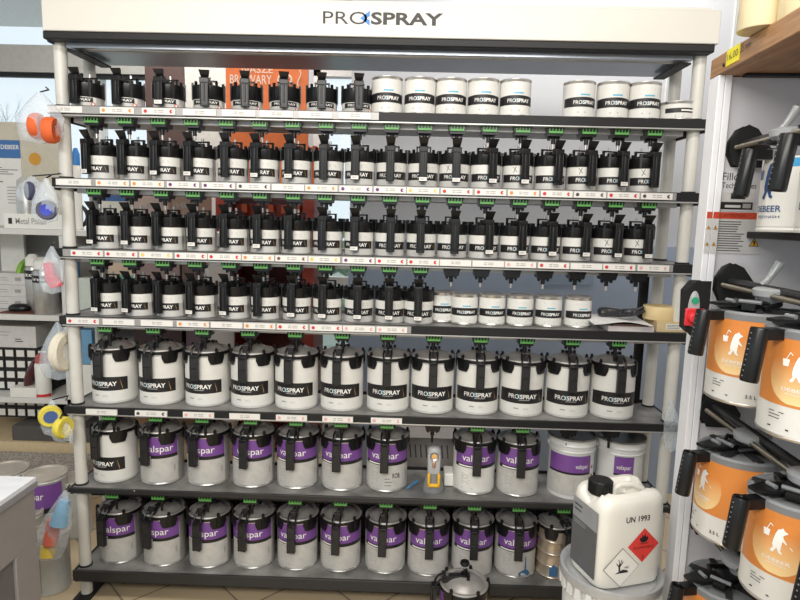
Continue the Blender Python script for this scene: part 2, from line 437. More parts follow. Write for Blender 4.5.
def small_can(kind, sticker, marked=False):
    """kind 'tall' (1 l) or 'low' (half litre)"""
    r = .0535; H = .118 if kind == 'tall' else .084
    e = empty('mixing_can')
    b = MB()
    b.lathe([(0,.001),(r-.003,.001),(r,0),(r+.001,.003),(r,.006),(r,H-.006),(r+.001,H-.003),(r-.001,H-.006),(0,H-.006)], papergrey, 40)
    b.band(r+.0006, R(84), R(92), .006, H-.04, steel)
    b.build('tin', e)
    l = MB(); k = 1
    if kind == 'tall':
        l.band(r+.0008, R(-88), R(82), .050, H-.03, paper); l.band(r+.001, R(-80), R(66), .024, .051, ink)
        l.band(r+.0012, R(52), R(57), .026, .050, gold, zt=lambda t: .046-.016*t, zb=lambda t: .043-.018*t)
        prospray(l, -.041, .044, .031, .044, wrap(r+.0016, R(-2)), white, white, lblue)
        lines(l, -.03, .03, .008, .016, 2, wrap(r+.001, R(0)), t=.25)
        lines(l, .016, .04, .060, .072, 2, wrap(r+.0014, R(0)), t=.25)
        if marked:
            fm = wrap(r+.0018, R(0))
            for (a, c) in (((-.034,.056),(-.024,.080)), ((-.036,.078),(-.022,.060))):
                l.prism([a,(a[0]+.002,a[1]),(c[0]+.002,c[1]),c], fm, ink)
    else:
        l.band(r+.0008, R(-80), R(62), .018, H-.04, paper); l.band(r+.001, R(-56), R(50), .018, .034, ink)
        prospray(l, -.038, .042, .022, .030, wrap(r+.0016), white, white, lblue)
        fm = wrap(r+.0014, R(50))
        l.prism([(0,.004),(.008,.012),(0,.020),(-.008,.012)], fm, red); l.prism([(0,.007),(.005,.012),(0,.017),(-.005,.012)], wrap(r+.0018,R(50)), white)
    l.build('label', e)
    small_lid(e, H, r, .036 if kind == 'tall' else .048, .050 if kind == 'tall' else .044)
    small_handle(e, H, r, .020 if kind == 'tall' else .012, sticker)
    return e
ORD = ['','first','second','third','fourth','fifth','sixth','seventh','eighth','ninth','tenth','eleventh','twelfth','thirteenth','fourteenth','fifteenth','sixteenth','seventeenth','eighteenth']
def place_word(k, n):   # k from 0
    if k == 0: return 'leftmost'
    if k == n-1: return 'rightmost'
    if k < (n+1)//2: return ORD[k+1]+' from the left'
    return ORD[n-k]+' from the right'
SH = ['top shelf', 'second shelf from the top', 'third shelf from the top', 'fourth shelf from the top', 'fifth shelf from the top', 'second lowest shelf', 'lowest shelf']
_proto = {}
def use(key, maker):
    if key not in _proto:
        _proto[key] = maker(); return _proto[key]
    return copy_tree(_proto[key])
def turn(x): return R(13) if x > .33 else 0 if x > 0 else -R(2-x*15)

# row 1: low cans
row1px = [88,129,169,209,247,285,322,357]
stick1 = [0,0,1,0,0,0,0,0]
for k, px in enumerate(row1px):
    x = at(px, 98+px*.02, Y=.085).x
    e = use(('low', stick1[k]), lambda: small_can('low', stick1[k]))
    e.location = (x, .085, ZS[0]+.001); e.rotation_euler.z = (R(10) if k > 2 else R(-4))+R(random.uniform(-3,3))
    tag(e, 'squat mixing tin on the top shelf, lever up, %s of eight' % place_word(k, 8), 'paint can', 'squat mixing tins on the top shelf')
S2 = [1,0,1,1,0,1,1,0,1,0,1,1,1,1,0,0,1,0]; S3 = [1,1,0,1,0,1,0,0,1,0,0,0,1,1,1,1,1,1]; S4 = [1,1,0,1,1,0,1,1,1,1,1]
MK2 = {11,13,15}; MK3 = {16}
for row, xs, st, mk in ((1, X2, S2, {11,13,15,17}), (2, X3, S3, {16,17}), (3, X4[:11], S4, set())):
    for k, x in enumerate(xs):
        key = ('tall', st[k], k in mk)
        e = use(key, lambda: small_can('tall', st[k], k in mk))
        e.location = (x+random.uniform(-.002,.002), .095+random.uniform(-.004,.004), ZS[row]+.001); e.rotation_euler.z = turn(x)+R(random.uniform(-6,5))
        ex = 'with handle sticker' if st[k] else 'plain handle'
        if k in mk: ex = 'pen-marked'
        tag(e, 'small tin, %s, %s in the %s row of black-lidded tins' % (ex, place_word(k, len(xs)), ['','upper','middle','lower'][row]), 'paint can', 'small mixing tins on the %s' % SH[row])

# plain tins
def plain_can(r, H, low=False):
    e = empty('paint_tin')
    b = MB()
    b.lathe([(0,.001),(r-.002,.001),(r+.0005,0),(r+.001,.003),(r-.0005,.005),(r-.0005,H-.006),(r+.001,H-.004),(r+.001,H-.001),(r-.002,H),(r-.003,H-.004),(0,H-.004)], steel, 44)
    b.build('tin', e)
    b = MB(); b.lathe([(r-.004,H-.002),(r-.006,H+.0005),(r-.009,H-.003),(0,H-.003)], steel, 36); b.build('lid', e)
    l = MB(); rr = r+.0003
    l.band(rr, R(-178), R(178), .007, H-.011, paper, 50)
    if not low:
        l.band(rr+.0004, R(-78), R(72), H*.30, H*.55, ink, zt=lambda t: H*(.53+.03*math.sin(t*PI)))
        prospray(l, -.036*r/.054, .045*r/.054, H*.37, H*.47, wrap(rr+.0009), white, white, lblue)
        lines(l, -.02, .02, H*.12, H*.2, 1, wrap(rr+.0006)); lines(l, -.022, .022, H*.76, H*.8, 1, wrap(rr+.0006))
        l.band(rr+.0006, R(-14), R(22), H*.60, H*.64, lblue); 
    else:
        l.band(rr+.0004, R(-60), R(50), H*.38, H*.62, ink); l.band(rr+.0006, R(-10), R(40), H*.46, H*.54, white)
        lines(l, -.03, -.0, H*.12, H*.3, 2, wrap(rr+.0006))
    l.build('label', e)
    return e
row1p = [387,420,451,483,515,579,612.5,644]
for k, px in enumerate(row1p):
    x = at(px, 98, Y=.085).x
    e = use('plain1', lambda: plain_can(.0545, .128)); e.location = (x, .085+random.uniform(-.003,.003), ZS[0]+.001); e.rotation_euler.z = R(random.uniform(-6,6))
    w = ('%s of five beside mixing tins' % place_word(k,5)) if k < 5 else ('%s of three after the gap' % ['left one','middle one','right one'][k-5])
    tag(e, 'closed white tin on the top shelf, ' + w, 'paint can', 'closed white tins on the top shelf')
x = at(677, 110, Y=.085).x
e = plain_can(.061, .066, True); e.location = (x, .085, ZS[0]+.001); tag(e, 'low wide silver-rimmed tin at the right end of the top shelf', 'paint can')
row4p = [440,464.5,492,520,548.5,578]
for k, px in enumerate(row4p):
    yy = .10 if k else .14
    x = at(px+(2 if k == 0 else 0), 305, Y=yy).x
    e = use('plain4', lambda: plain_can(.0487, .112)); e.location = (x, yy, ZS[3]+.001); e.rotation_euler.z = R(random.uniform(-8,8))
    tag(e, 'closed white tin on the fourth shelf, ' + ('half hidden behind the last mixing tin' if k == 0 else '%s of five in full view' % place_word(k-1,5)), 'paint can', 'closed white tins on the fourth shelf')

# large cans
def big_lid(parent, H, r, grip_z):
    b = MB()
    # skirt: short behind the handle, deep elsewhere
    b.band(r+.003, 0, 2*PI, H-.006, H+.004, black, 60)
    for a in (50, 118, 180, 242, 310):
        b.band(r+.004, R(a-22), R(a+22), 0, 0, black, 8, zt=lambda t: H+.005, zb=lambda t: H-.040+.022*max(0, abs(t-.5)*2-.72)/.28)
    b.lathe([(r+.003,H+.004),(r+.001,H+.007),(r-.004,H+.007)], black, 48)
    for k in range(5):
        a = R(50+k*65); T = Matrix.Rotation(a, 4, 'Z')
        b.frus(-.009,.009,-.006,.006,-r-.008,-r-.002,H-.030,H+.010,black,T)
        b.cyl((0,-r-.001,H+.008), .006, .010, black, 10, T); b.cyl((0,-r-.001,H+.016), .0042, .006, black, 10, T)
    b.build('lid_ring', parent)
    b = MB()
    b.lathe([(r+.002,H+.006),(r,H+.010),(r-.004,H+.011),(r-.010,H+.009),(r-.014,H+.006),(r-.020,H+.010),(.050,H+.021),(.036,H+.027),(.018,H+.031),(0,H+.032)], greylid, 48)
    b.build('lid', parent)
    b = MB()  # spout bridge + buckle
    b.box(-.010,.010,-r+.004,.018,H+.012,H+.036,darkhandle)
    b.cyl((0,0,H+.028), .013, .012, black, 16)
    for sx in (-1,1): b.tube([(sx*.013,-r+.02,H+.036),(sx*.015,-r-.006,H+.024),(sx*.014,-r-.016,H+.010),(sx*.013,-r-.018,H-.006)], .0038, black, 6)
    b.tube([(-.013,-r+.008,H+.038),(.013,-r+.008,H+.038)], .005, darkhandle, 8)
    b.cyl((0,-r+.022,H+.036), .006, .005, steel, 12)
    b.build('pouring_lever', parent)
    b = MB()
    for sx in (-1,1): b.box(sx*.022-.005, sx*.022+.005,.004,.014,H+.018,H+.040,black)
    b.box(-.027,.027,.004,.014,H+.018,H+.025,black); b.cyl((0,.0,H+.03), .0045, .028, black, 10)
    b.build('stirrer_yoke', parent)
    b = MB()
    w = .0155; y0 = -r-.030
    b.box(-w,w,y0,y0+.006,grip_z,H-.002,darkhandle)
    b.box(-w,-w+.004,y0-.002,y0+.016,grip_z,H-.002,darkhandle); b.box(w-.004,w,y0-.002,y0+.016,grip_z,H-.002,darkhandle)
    b.box(-w,w,y0,y0+.016,grip_z,grip_z+.005,darkhandle)
    b.box(-w,w,y0,-r-.002,H-.010,H+.002,black)
    b.box(-w+.001,w-.001,y0-.0025,y0,(grip_z+H)/2-.0,(grip_z+H)/2+.0025,black)
    b.build('handle', parent, bevel=.002)
def big_can(kind, variant=0):
    r = .081; H = .200
    e = empty('mixing_can')
    b = MB()
    b.lathe([(0,.002),(r-.003,.002),(r,0),(r+.001,.004),(r-.001,.007),(r-.001,H-.012),(r+.001,H-.010),(r+.001,H+.006),(0,H+.006)], steel if kind != 'pro' else papergrey, 56)
    b.build('tin', e)
    l = MB(); rr = r+.0002
    if kind == 'pro':
        l.band(rr, R(-178), R(178), .008, H-.012, paper, 60)
        l.band(rr+.0005, R(-72), R(64), .050, .102, ink, zt=lambda t: .100+.004*math.sin(t*PI))
        l.band(rr+.0008, R(44), R(50), 0, 0, gold, 4, zt=lambda t: .092-.03*t, zb=lambda t: .090-.038*t)
        prospray(l, -.052, .058, .068, .085, wrap(rr+.0014, R(-4)), white, white, lblue)
        l.band(rr+.001, R(-12), R(16), .062, .065, inkgrey, 4)
        put_text(l, '3,5 L', .006, .026, .026, .034, wrap(rr+.0012, R(-4)), inkgrey); lines(l, -.03, 0, .026, .036, 1, wrap(rr+.001, R(-4)))
        lines(l, -.04, .04, .128, .134, 1, wrap(rr+.001), t=.2)
    else:
        l.band(rr, R(-115), R(80), .010, H-.03, papergrey if variant != 2 else paper, 44)
        l.band(rr+.0005, R(-62), R(78), .118, H-.006, purple, 30)
        l.band(rr+.0008, R(-62), R(78), .106, .119, ink, 30)
        l.band(rr+.0011, R(-50), R(6), .1095, .1145, white, 10)
        tsh = {5:.040, 6:.016}.get(variant, 0)
        put_text(l, 'valspar', -.052+tsh, .058+tsh, .124, .158, wrap(rr+.0014, R(-3)), white, .002)
        if variant != 2: put_text(l, 'CT%d' % (118+variant*7), -.050, -.018, .090, .100, wrap(rr+.0012, R(-3)), inkgrey)
        lines(l, -.052, -.012, .040, .086, 7, wrap(rr+.0012, R(-3)), t=.25)
        lines(l, -.052, 0, .022, .028, 1, wrap(rr+.0012, R(-3)))
        l.band(rr+.001, R(66), R(70), .05, .075, inkgrey, 2)
        if variant == 3:     # blue paint run
            P = [(.010,.008),(.05,.008),(.055,.018),(.048,.03),(.038,.034),(.036,.09),(.032,.09),(.031,.036),(.018,.03),(.006,.022)]
            l.prism(P, wrap(rr+.0018), mat('dried_blue_paint', s('3d6a94'), .3))
        if variant == 4:
            put_text(l, 'ROB', .03, .06, .055, .075, wrap(rr+.0014), ink); lines(l, .0, .03, .02, .06, 3, wrap(rr+.0014), ink, .15)
    l.build('label', e)
    big_lid(e, H, r, .104 if kind == 'pro' else .088)
    return e
def turnbig(x, k): return -R(3+max(0, -x)*k)
P5 = [at(q, 385+i*.9, Y=.125).x for i, q in enumerate([115,162,207.5,253,297,342,388,432,477,521,566,611])]
P6 = [at(q, 462+i, Y=.13).x for i, q in enumerate([116,163,209,254,298,342.5,387,430,473.5,517,569,618])]
P7 = [at(q, 540+i, Y=.13).x for i, q in enumerate([121.5,166,211,254.5,298,341,385.5,428,472,515])]
for k, x in enumerate(P5):
    e = use('bigpro', lambda: big_can('pro'))
    e.location = (x, .125+random.uniform(-.006,.004), ZS[4]+.001); e.rotation_euler.z = turnbig(x, 4)+R(random.uniform(-2,2))
    tag(e, 'large white tin with black band and handle, %s on the fifth shelf' % place_word(k, 12), 'paint can', 'large tins on the fifth shelf')
for row, xs, n in ((5, P6, 9), (6, P7, 11)):
    for k, x in enumerate(xs):
        if row == 5 and k in (7, 10, 11): continue
        if row == 6 and k == 11: continue
        if row == 6 and k == 10:
            continue
        v = 0
        kind = 'val'
        if row == 5 and k == 0: kind = 'pro'
        if row == 5 and k == 6: v = 4
        if row == 5 and k == 8: v = 2
        if row == 6 and k in (7,8): v = 1
        if row == 6 and k == 9: v = 3
        if (row == 5 and k == 1) or (row == 6 and k == 0): v = 5
        if (row == 5 and k in (2,3)) or (row == 6 and k in (1,2,3)): v = 6
        e = use(('big', kind, v), lambda: big_can(kind, v)) if (kind == 'val' and True) else use('bigpro', lambda: big_can('pro'))
        e.location = (x, .13+random.uniform(-.006,.004), ZS[row]+.001); e.rotation_euler.z = turnbig(x, 14)+R(random.uniform(-3,3))
        if kind == 'pro':
            lb = 'large white tin with black band at the left end of the second lowest shelf'; g = None
        else:
            nm = SH[row]
            if v == 4: d = 'pen writing beside its handle'
            elif v == 2: d = 'right of the work light, blank side panel'
            elif v == 3: d = 'dried blue paint on its front'
            elif row == 5: d = '%s from the left end' % ORD[k+1] if k < 7 else 'between another purple one and the white buckets'
            else: d = 'leftmost' if k == 0 else '%s from the left' % ORD[k+1]
            lb = 'purple-labelled tin on the %s, %s' % (nm, d); g = 'purple-labelled mixing tins'
        tag(e, lb, 'paint can', g)
# bare metal tin at the right of the lowest shelf
def bare_can():
    e = empty('mixing_can'); r, H = .068, .200
    b = MB(); m = mat('bare_tin_beige', (.62,.53,.42), .25, .7)
    b.lathe([(0,.001),(r,0),(r+.001,.004),(r-.001,.007)]+[q for z in (.05,.1,.15) for q in ((r-.001,z-.003),(r+.001,z),(r-.001,z+.003))]+[(r,H),(0,H)], m, 40); b.build('tin', e)
    l = MB(); l.band(r+.0012, R(-10), R(60), .1, .15, m); lines(l, -.01, .03, .10, .16, 5, wrap(r+.002, R(10)), ink, .2)
    l.prism([(-.06,.01),(-.03,.012),(-.028,.05),(-.045,.06),(-.06,.04)], wrap(r+.002), mat('dried_blue_paint', s('3d6a94'), .3)); l.build('label', e)
    big_lid(e, H, r, .05)
    return e
e = bare_can(); e.location = (at(553, 560, Y=.12).x, .12, ZS[6]+.001); e.rotation_euler.z = R(24); tag(e, 'bare beige metal mixing tin with blue smears, behind the jerrycan on the lowest shelf', 'paint can')

# white plastic-coated buckets, second lowest shelf
def bucket(r, H, wide):
    e = empty('paint_bucket')
    b = MB(); wm = mat('bucket_white', (.66,.67,.66), .35, var=.02)
    b.lathe([(0,.001),(r-.006,.001),(r-.005,0),(r-.004,H-.05),(r+.001,H-.048),(r-.002,H-.044),(r-.001,H-.028),(r+.003,H-.025),(r,H-.02),(r+.001,H-.006),(r+.004,H-.002),(r+.001,H)], wm, 56)
    b.build('pail', e)
    b = MB(); b.lathe([(r+.004,H-.003),(r+.003,H+.004),(r-.004,H+.004),(r-.007,H-.004),(r-.02,H-.005),(0,H-.004)], mat('dull_metal_lid', (.22,.22,.21), .3, .7, var=.3, scale=20), 48)
    b.build('lid', e)
    l = MB(); rr = r-.0025
    a0, a1 = (R(-75), R(38)) if wide else (R(-32), R(16))
    l.band(rr, a0, a1, .105, .172, purple, 24); l.band(rr+.0003, a0, a1, .098, .106, ink, 24)
    put_text(l, 'valspar', *( (-.005,.046) if wide else (-.040,.014)), .118, .140, wrap(rr+.001, 0), white, .003)
    if wide:
        l.band(rr, a0, a1, .015, .098, papergrey, 24); lines(l, -.01, .05, .03, .09, 7, wrap(rr+.001, 0), t=.2)
        l.band(rr, R(40), R(52), .03, .15, paper, 4)
        for q in range(3):
            l.prism([(0,.045+q*.035),(.007,.054+q*.035),(0,.063+q*.035),(-.007,.054+q*.035)], wrap(rr+.0008, R(46)), mat('dull_red', s('a04540'), .5))
    else: lines(l, -.04, .01, .06, .074, 2, wrap(rr+.001, 0), ink, .3)
    l.build('label', e)
    b = MB()
    for sx in (-1,1): b.cyl((0,0,0), .008, .006, wm, 12, T=Matrix.Translation((sx*(r-.003),0,H-.035)) @ Matrix.Rotation(sx*PI/2, 4, 'Y'))
    b.tube([((r+.003)*math.cos(a), (r+.006)*math.sin(a), H-.035-.02*abs(math.sin(a))) for a in [PI*q/16 for q in range(17)]], .0018, steel, 6)
    b.build('bail_handle', e)
    return e
e = bucket(.090, .232, True); e.location = (at(570,470,Y=.125).x, .125, ZS[5]+.001); tag(e, 'white metal bucket with wide purple band on the second lowest shelf, left one', 'paint bucket')
e = bucket(.090, .226, False); e.location = (at(618.5,470,Y=.13).x, .13, ZS[5]+.001); tag(e, 'white metal bucket with small square purple label, behind the jerrycan cap', 'paint bucket')

# work light on the second lowest shelf
e = empty('work_light', (at(433,490,Y=.08).x, .08, ZS[5]+.001)); tag(e, 'grey and yellow cordless work light standing between purple-labelled tins', 'work light')
gp = mat('grey_rubber', (.2,.21,.22), .45); gp2 = mat('light_grey_shell', (.4,.41,.42), .35)
b = MB()
b.lathe([(0,0),(.040,0),(.042,.012),(.036,.03),(.030,.06),(.027,.075),(.0,.075)], gp, 24, sy=.75); b.build('base', e)
b = MB(); b.frus(-.024,.024,-.025,.025,-.018,.02,.07,.15,gp2); b.lathe([(.025,.14),(.026,.165),(.02,.178),(0,.18)], gp2, 20, sy=.8); b.build('body', e, bevel=.006)
b = MB(); yl = mat('safety_yellow', s('e8b52c'), .4)
b.box(-.024,.024,-.036,-.022,.028,.040,yl); b.box(-.024,-.014,-.036,-.018,.03,.08,yl); b.box(.014,.024,-.036,-.018,.03,.08,yl); b.build('hook', e, bevel=.003)
T = Matrix.Translation((0,-.019,.145)) @ Matrix.Rotation(PI/2, 4, 'X')
b = MB(); b.lathe([(.013,0),(.017,.002),(.015,.006),(.011,.003),(0,.002)], steel, 20, T=T); b.cyl((0,0,.002),.010,.002,mat('lamp_led', s('e2b26e'), .3),16,T=T); b.build('lamp_head', e)
b = MB(); b.lathe([(0,0),(.007,.0),(.004,.004),(0,.005)], mat('copper_button', (.6,.35,.25), .3, .6), 14, T=Matrix.Translation((0,-.019,.112)) @ Matrix.Rotation(PI/2,4,'X') @ Matrix.Scale(2.2,4,(0,1,0))); b.build('button', e)
# charger cable and small white plug boxes beside it
e = MB(); x0 = at(447,470,Y=.16).x
e.box(x0-.012,x0+.05,.12,.2,0,.05,whitepl); e = e.build('adapter_box', loc=(0,0,ZS[5]+.002), bevel=.003); tag(e, 'small white box behind the work light', 'box')
e = MB(); x0 = at(418,480,Y=.1).x
e.tube([(x0-.02+.02*math.sin(t*1.3), .10+.03*math.cos(t*.9), .005+.016*abs(math.sin(t*.8))) for t in [q*.4 for q in range(16)]], .0022, mat('blue_cable', s('3c84b8'), .4), 8)
e = e.build('cable', loc=(0,0,ZS[5]+.002)); tag(e, 'thin blue cable curled left of the work light', 'cable')

# papers, glove, tape roll, carton on the fourth shelf (right)
ctn = mat('tan_carton', s('c9b48a'), .6, var=.06)
z4 = ZS[3]+.001
x0 = at(655, 325, Y=.05).x; x1 = at(686, 325, Y=.05).x
b = MB(); b.box(x0-.005,x1-.01,.02,.15,0,.038,ctn)
fm = flat((x0+.012,.0194,.0),(1,0,0),(0,0,1)); b.prism([(.015,.01),(.075,.01),(.075,.03),(.015,.03)], fm, whitepl)
lines(b, .018,.07,.012,.028,3,flat((x0+.012,.019,0),(1,0,0),(0,0,1)),ink,.35)
o = b.build('carton', loc=(0,0,z4), bevel=.001); tag(o, 'small tan carton with a printed label at the right end of the fourth shelf', 'box')
b = MB(); xc = at(660, 310, Y=.085).x; tp = mat('masking_tape', s('dcc592'), .55, var=.03)
b.lathe([(.038,0),(.058,0),(.059,.002),(.059,.046),(.058,.048),(.038,.048),(.037,.046),(.037,.002),(.038,0)], tp, 48)
o = b.build('tape_roll', loc=(xc,.085,z4+.0385)); tag(o, 'roll of beige masking tape lying on the small tan carton', 'tape')
def sheet(name, x0, x1, y0, y1, z, th, m, rz, lab, cat, wav=.0):
    b = MB(); n = 10; vs = []; fs = []
    for t in (0, th):
        for i in range(n+1):
            for j in range(5):
                u = i/n; v = j/4
                vs.append((x0+(x1-x0)*u, y0+(y1-y0)*v, t+wav*(math.sin(u*3+v)**2)))
    def id_(t,i,j): return t*(n+1)*5+i*5+j
    for i in range(n):
        for j in range(4):
            for t in (0,1): fs.append((id_(t,i,j),id_(t,i+1,j),id_(t,i+1,j+1),id_(t,i,j+1)))
        for j in (0,4): fs.append((id_(0,i,j),id_(0,i+1,j),id_(1,i+1,j),id_(1,i,j)))
    for j in range(4):
        for i in (0,n): fs.append((id_(0,i,j),id_(0,i,j+1),id_(1,i,j+1),id_(1,i,j)))
    b.add(vs, fs, m); o = b.build(name, loc=((x0+x1)/2*0,0,z)); tag(o, lab, cat); return o
xa = at(604,323,Y=.03).x; xb = at(652,326,Y=.03).x
sheet('paper_stack', xa+.01, xb, .01, .17, z4, .018, mat('pinkish_paper', (.6,.55,.54), .6), 0, 'stack of folded leaflets at the bottom of the papers on the fourth shelf', 'papers')
sheet('leaflet', xa+.03, xb-.02, .015, .17, z4+.0185, .006, mat('brown_leaflet', s('6b5048'), .5), 0, 'brown leaflet in the paper pile under the black glove', 'leaflet')
sheet('paper_sheet', xa-.045, xb-.01, -.008, .16, z4+.025, .0015, mat('white_paper', (.78,.78,.77), .6), 0, 'loose white sheet on the paper pile, sticking out over the shelf edge', 'paper', .012)
# glove: skinned fingers
gl = bpy.data.meshes.new('glove'); gx = at(618,305,Y=.10).x; gz = z4+.052
P = [(0,0,0),(.05,-.0,.004),(.07,-.03,.01),(.085,-.045,.018),(.075,-.005,.016),(.10,-.01,.026),(.07,.02,.01),(.095,.03,.016),(-.04,.0,.006),(-.075,.004,.0),(.02,-.035,.0),(.035,-.055,.004),(.06,-.015,.012),(.088,-.024,.03)]
E_ = [(0,1),(1,2),(2,3),(1,4),(4,5),(1,6),(6,7),(0,8),(8,9),(0,10),(10,11),(1,12),(12,13)]
gl.from_pydata([(x+gx,y+.10,z+gz) for x,y,z in P], E_, []); go = bpy.data.objects.new('glove', gl); COL.objects.link(go)
sm = go.modifiers.new('skin','SKIN'); 
rad = [.022,.024,.011,.008,.011,.008,.011,.008,.026,.034,.012,.009,.011,.008]
for v, rr in zip(gl.skin_vertices[0].data if gl.skin_vertices else [], rad): v.radius = (rr, rr*.7)
if not gl.skin_vertices:
    pass
go.modifiers.new('sub','SUBSURF').levels = 2; go.modifiers['sub'].render_levels = 2
gl.materials.append(mat('black_nitrile', (.02,.02,.022), .35, bump=.8, scale=60)); tag(go, 'crumpled black glove lying on the papers, right of the closed tins', 'glove')

# ------------------------------------------------------------------ mixing can in front, on the floor
d = ray(464, 575); 
e = copy_tree(_proto[('big','val',0)])
p = at(464, 584, Z=.21); e.location = (p.x, p.y, 0.002); e.rotation_euler.z = R(-86)
sc = 1.02
tag(e, 'purple-labelled mixing tin in front of the lowest shelf, its handle to the left', 'paint can')
kn = MB(); kn.cyl((0,0,.2), .004, .075, steel, 10); kn.lathe([(0,.27),(.014,.27),(.017,.276),(.014,.284),(0,.286)], black, 12); kn.build('stirrer_knob', e)
e.location.z = 0.0; e.scale = (1.05,1.05,1.05)
# step so that the tin's top reaches the height it has in the photo

# ------------------------------------------------------------------ drum + jerrycan
def drum(r, H, name):
    e = empty(name); b = MB(); wm = mat('bucket_white', (.66,.67,.66), .35)
    b.lathe([(0,.001),(r-.01,.001),(r-.008,0),(r-.006,H*.5),(r-.002,H*.5+.006),(r-.006,H*.5+.012),(r-.003,H-.03),(r,H-.02)], wm, 64); b.build('pail', e)
    b = MB()
    b.lathe([(r-.002,H-.03),(r+.006,H-.024),(r+.008,H-.012),(r+.006,H-.002),(r,H),(r-.006,H-.004),(r-.012,H-.014),(r-.02,H-.015),(0,H-.013)], mat('drum_lid', (.45,.46,.47), .3, .4), 64)
    for k in range(26):
        T = Matrix.Rotation(2*PI*k/26, 4, 'Z')
        b.frus(-.009,.009,-.006,.006,-r-.006,-r+.001,H-.052,H-.02,mat('bucket_white',(0,0,0)),T)
    b.build('lid', e)
    return e
dc = at(611, 565, Y=-.68)
DR = .119
drz = dc.z
e2 = drum(DR, .30, 'metal_pail'); e2.location = (dc.x, dc.y, drz-.30); tag(e2, 'white metal pail with crimped lid under the jerrycan', 'pail')
H2 = drz-.30
e3 = drum(DR, H2, 'metal_pail'); e3.location = (dc.x, dc.y, 0); tag(e3, 'lower white pail carrying the pail with the jerrycan, mostly below the frame', 'pail')
# jerrycan: rounded body via superellipse sections
jm = mat('jerrycan_white', (.74,.72,.66), .4, var=.02, scale=6)
je = empty('jerrycan', (dc.x+.004, dc.y-.005, drz-.0125), R(17)); tag(je, 'off-white plastic jerrycan with red flammable diamond, black cap, standing on the white pail', 'jerrycan')
def se(a, p, hx, hy):
    c, s_ = math.cos(a), math.sin(a)
    return (hx*math.copysign(abs(c)**(2/p), c), hy*math.copysign(abs(s_)**(2/p), s_))
b = MB(); n = 64; JX, JY, JH = .092, .070, .235
secs = [(0,.90,0),(.004,.97,0),(.014,1.0,0),(.12,1.0,0),(.185,1.0,0),(.200,.985,0),(.212,.95,0),(.221,.88,0),(.226,.78,0),(.228,.6,0),(.228,.3,0)]
vs = []; fs = []
def dip(x, y, z):     # recess for the handle between two shoulders
    if z < .19: return z
    t = max(0, 1-(abs(y)/.030)**3); return z - (z-.185)*t*.75 + (1-t)*max(0,(x/.092))*.006
for z, k, _ in secs:
    for j in range(n):
        x, y = se(2*PI*j/n, 5.5, JX*k, JY*k); vs.append((x, y, dip(x,y,z)))
for i in range(len(secs)-1):
    for j in range(n): fs.append((i*n+j, i*n+(j+1)%n, (i+1)*n+(j+1)%n, (i+1)*n+j))
fs.append(tuple(range(n))[::-1]); fs.append(tuple((len(secs)-1)*n+j for j in range(n)))
b.add(vs, fs, jm); b.build('body', je)
b = MB(); b.tube([(-.02,0,.192),(-.015,0,.222),(.0,0,.230),(.035,0,.228),(.065,0,.215),(.075,0,.190)], [.009,.0075,.0075,.0075,.008,.010], jm, 12); b.build('grip', je)
b = MB(); b.cyl((-.055,0,.185),.024,.035,jm,24); b.build('neck', je)
b = MB()
b.lathe([(0,.216),(.027,.216),(.028,.220),(.028,.246),(.026,.250),(0,.250)], black, 30, T=Matrix.Translation((-.055,0,0)))
for q in range(24): b.box(-.0015,.0015,-.0295,-.027,.219,.247,black,Matrix.Translation((-.055,0,0)) @ Matrix.Rotation(q*PI/12,4,'Z'))
b.build('cap', je)
# front face (wide, -y) carries the signs ; left end (-x) the grey label
fm = flat((0,-JY-.0006,0),(1,0,0),(0,0,1)); fm2 = flat((0,-JY-.0010,0),(1,0,0),(0,0,1)); fm3 = flat((0,-JY-.0014,0),(1,0,0),(0,0,1))
def signs(fm, fm2, fm3):
    l = MB()
    put_text(l, 'UN 1993', -.028, .038, .168, .183, fm, ink, .02)
    cx, cz, q = .026, .106, .044
    l.prism([(cx-q,cz),(cx,cz-q),(cx+q,cz),(cx,cz+q)], fm, mat('hazard_red', s('d8403a'), .4))
    l.prism([(cx-.012,cz+.004),(cx+.012,cz+.004),(cx+.012,cz+.0055),(cx-.012,cz+.0055)], fm2, ink)
    l.prism([(cx-.006,cz+.008),(cx+.006,cz+.008),(cx+.012,cz+.016),(cx+.010,cz+.024),(cx+.006,cz+.019),(cx+.003,cz+.030),(cx-.001,cz+.022),(cx-.005,cz+.028),(cx-.007,cz+.018),(cx-.012,cz+.022),(cx-.011,cz+.013)], fm2, ink)
    put_text(l, 'FLAMMABLE', cx-.028, cx+.028, cz-.008, cz-.002, fm2, ink); put_text(l, '3', cx-.003, cx+.003, cz-.034, cz-.026, fm2, ink)
    cx, cz, q = -.032, .056, .050
    l.prism([(cx-q,cz),(cx,cz-q),(cx+q,cz),(cx,cz+q)], fm, ink); q -= .0016
    l.prism([(cx-q,cz),(cx,cz-q),(cx+q,cz),(cx,cz+q)], fm2, whitepl)
    l.prism([(cx-.018,cz-.014),(cx+.020,cz-.014),(cx+.017,cz-.008),(cx+.004,cz-.005),(cx-.006,cz-.009)], fm3, ink)
    for P in ([(-.008,-.008),(-.003,-.008),(-.004,.008),(-.006,.014),(-.008,.008)], [(-.006,.004),(-.014,.014),(-.015,.012),(-.007,.0)], [(-.005,.006),(.003,.016),(.005,.015),(-.004,.002)], [(-.006,.008),(-.010,.022),(-.008,.022),(-.004,.008)], [(-.005,.008),(-.001,.021),(.001,.020),(-.004,.006)]):
        l.prism([(cx+x, cz+z) for x, z in P], fm3, ink)
    l.prism([(cx+.006,cz-.001),(cx+.013,cz+.003),(cx+.018,cz+.001),(cx+.021,cz+.005),(cx+.020,cz-.004),(cx+.012,cz-.003)], fm3, inkgrey)
    return l
signs(fm, fm2, fm3).build('hazard_label', je)
l = MB(); fe = flat((-JX-.0006,0,0),(0,-1,0),(0,0,1)); fe2 = flat((-JX-.001,0,0),(0,-1,0),(0,0,1))
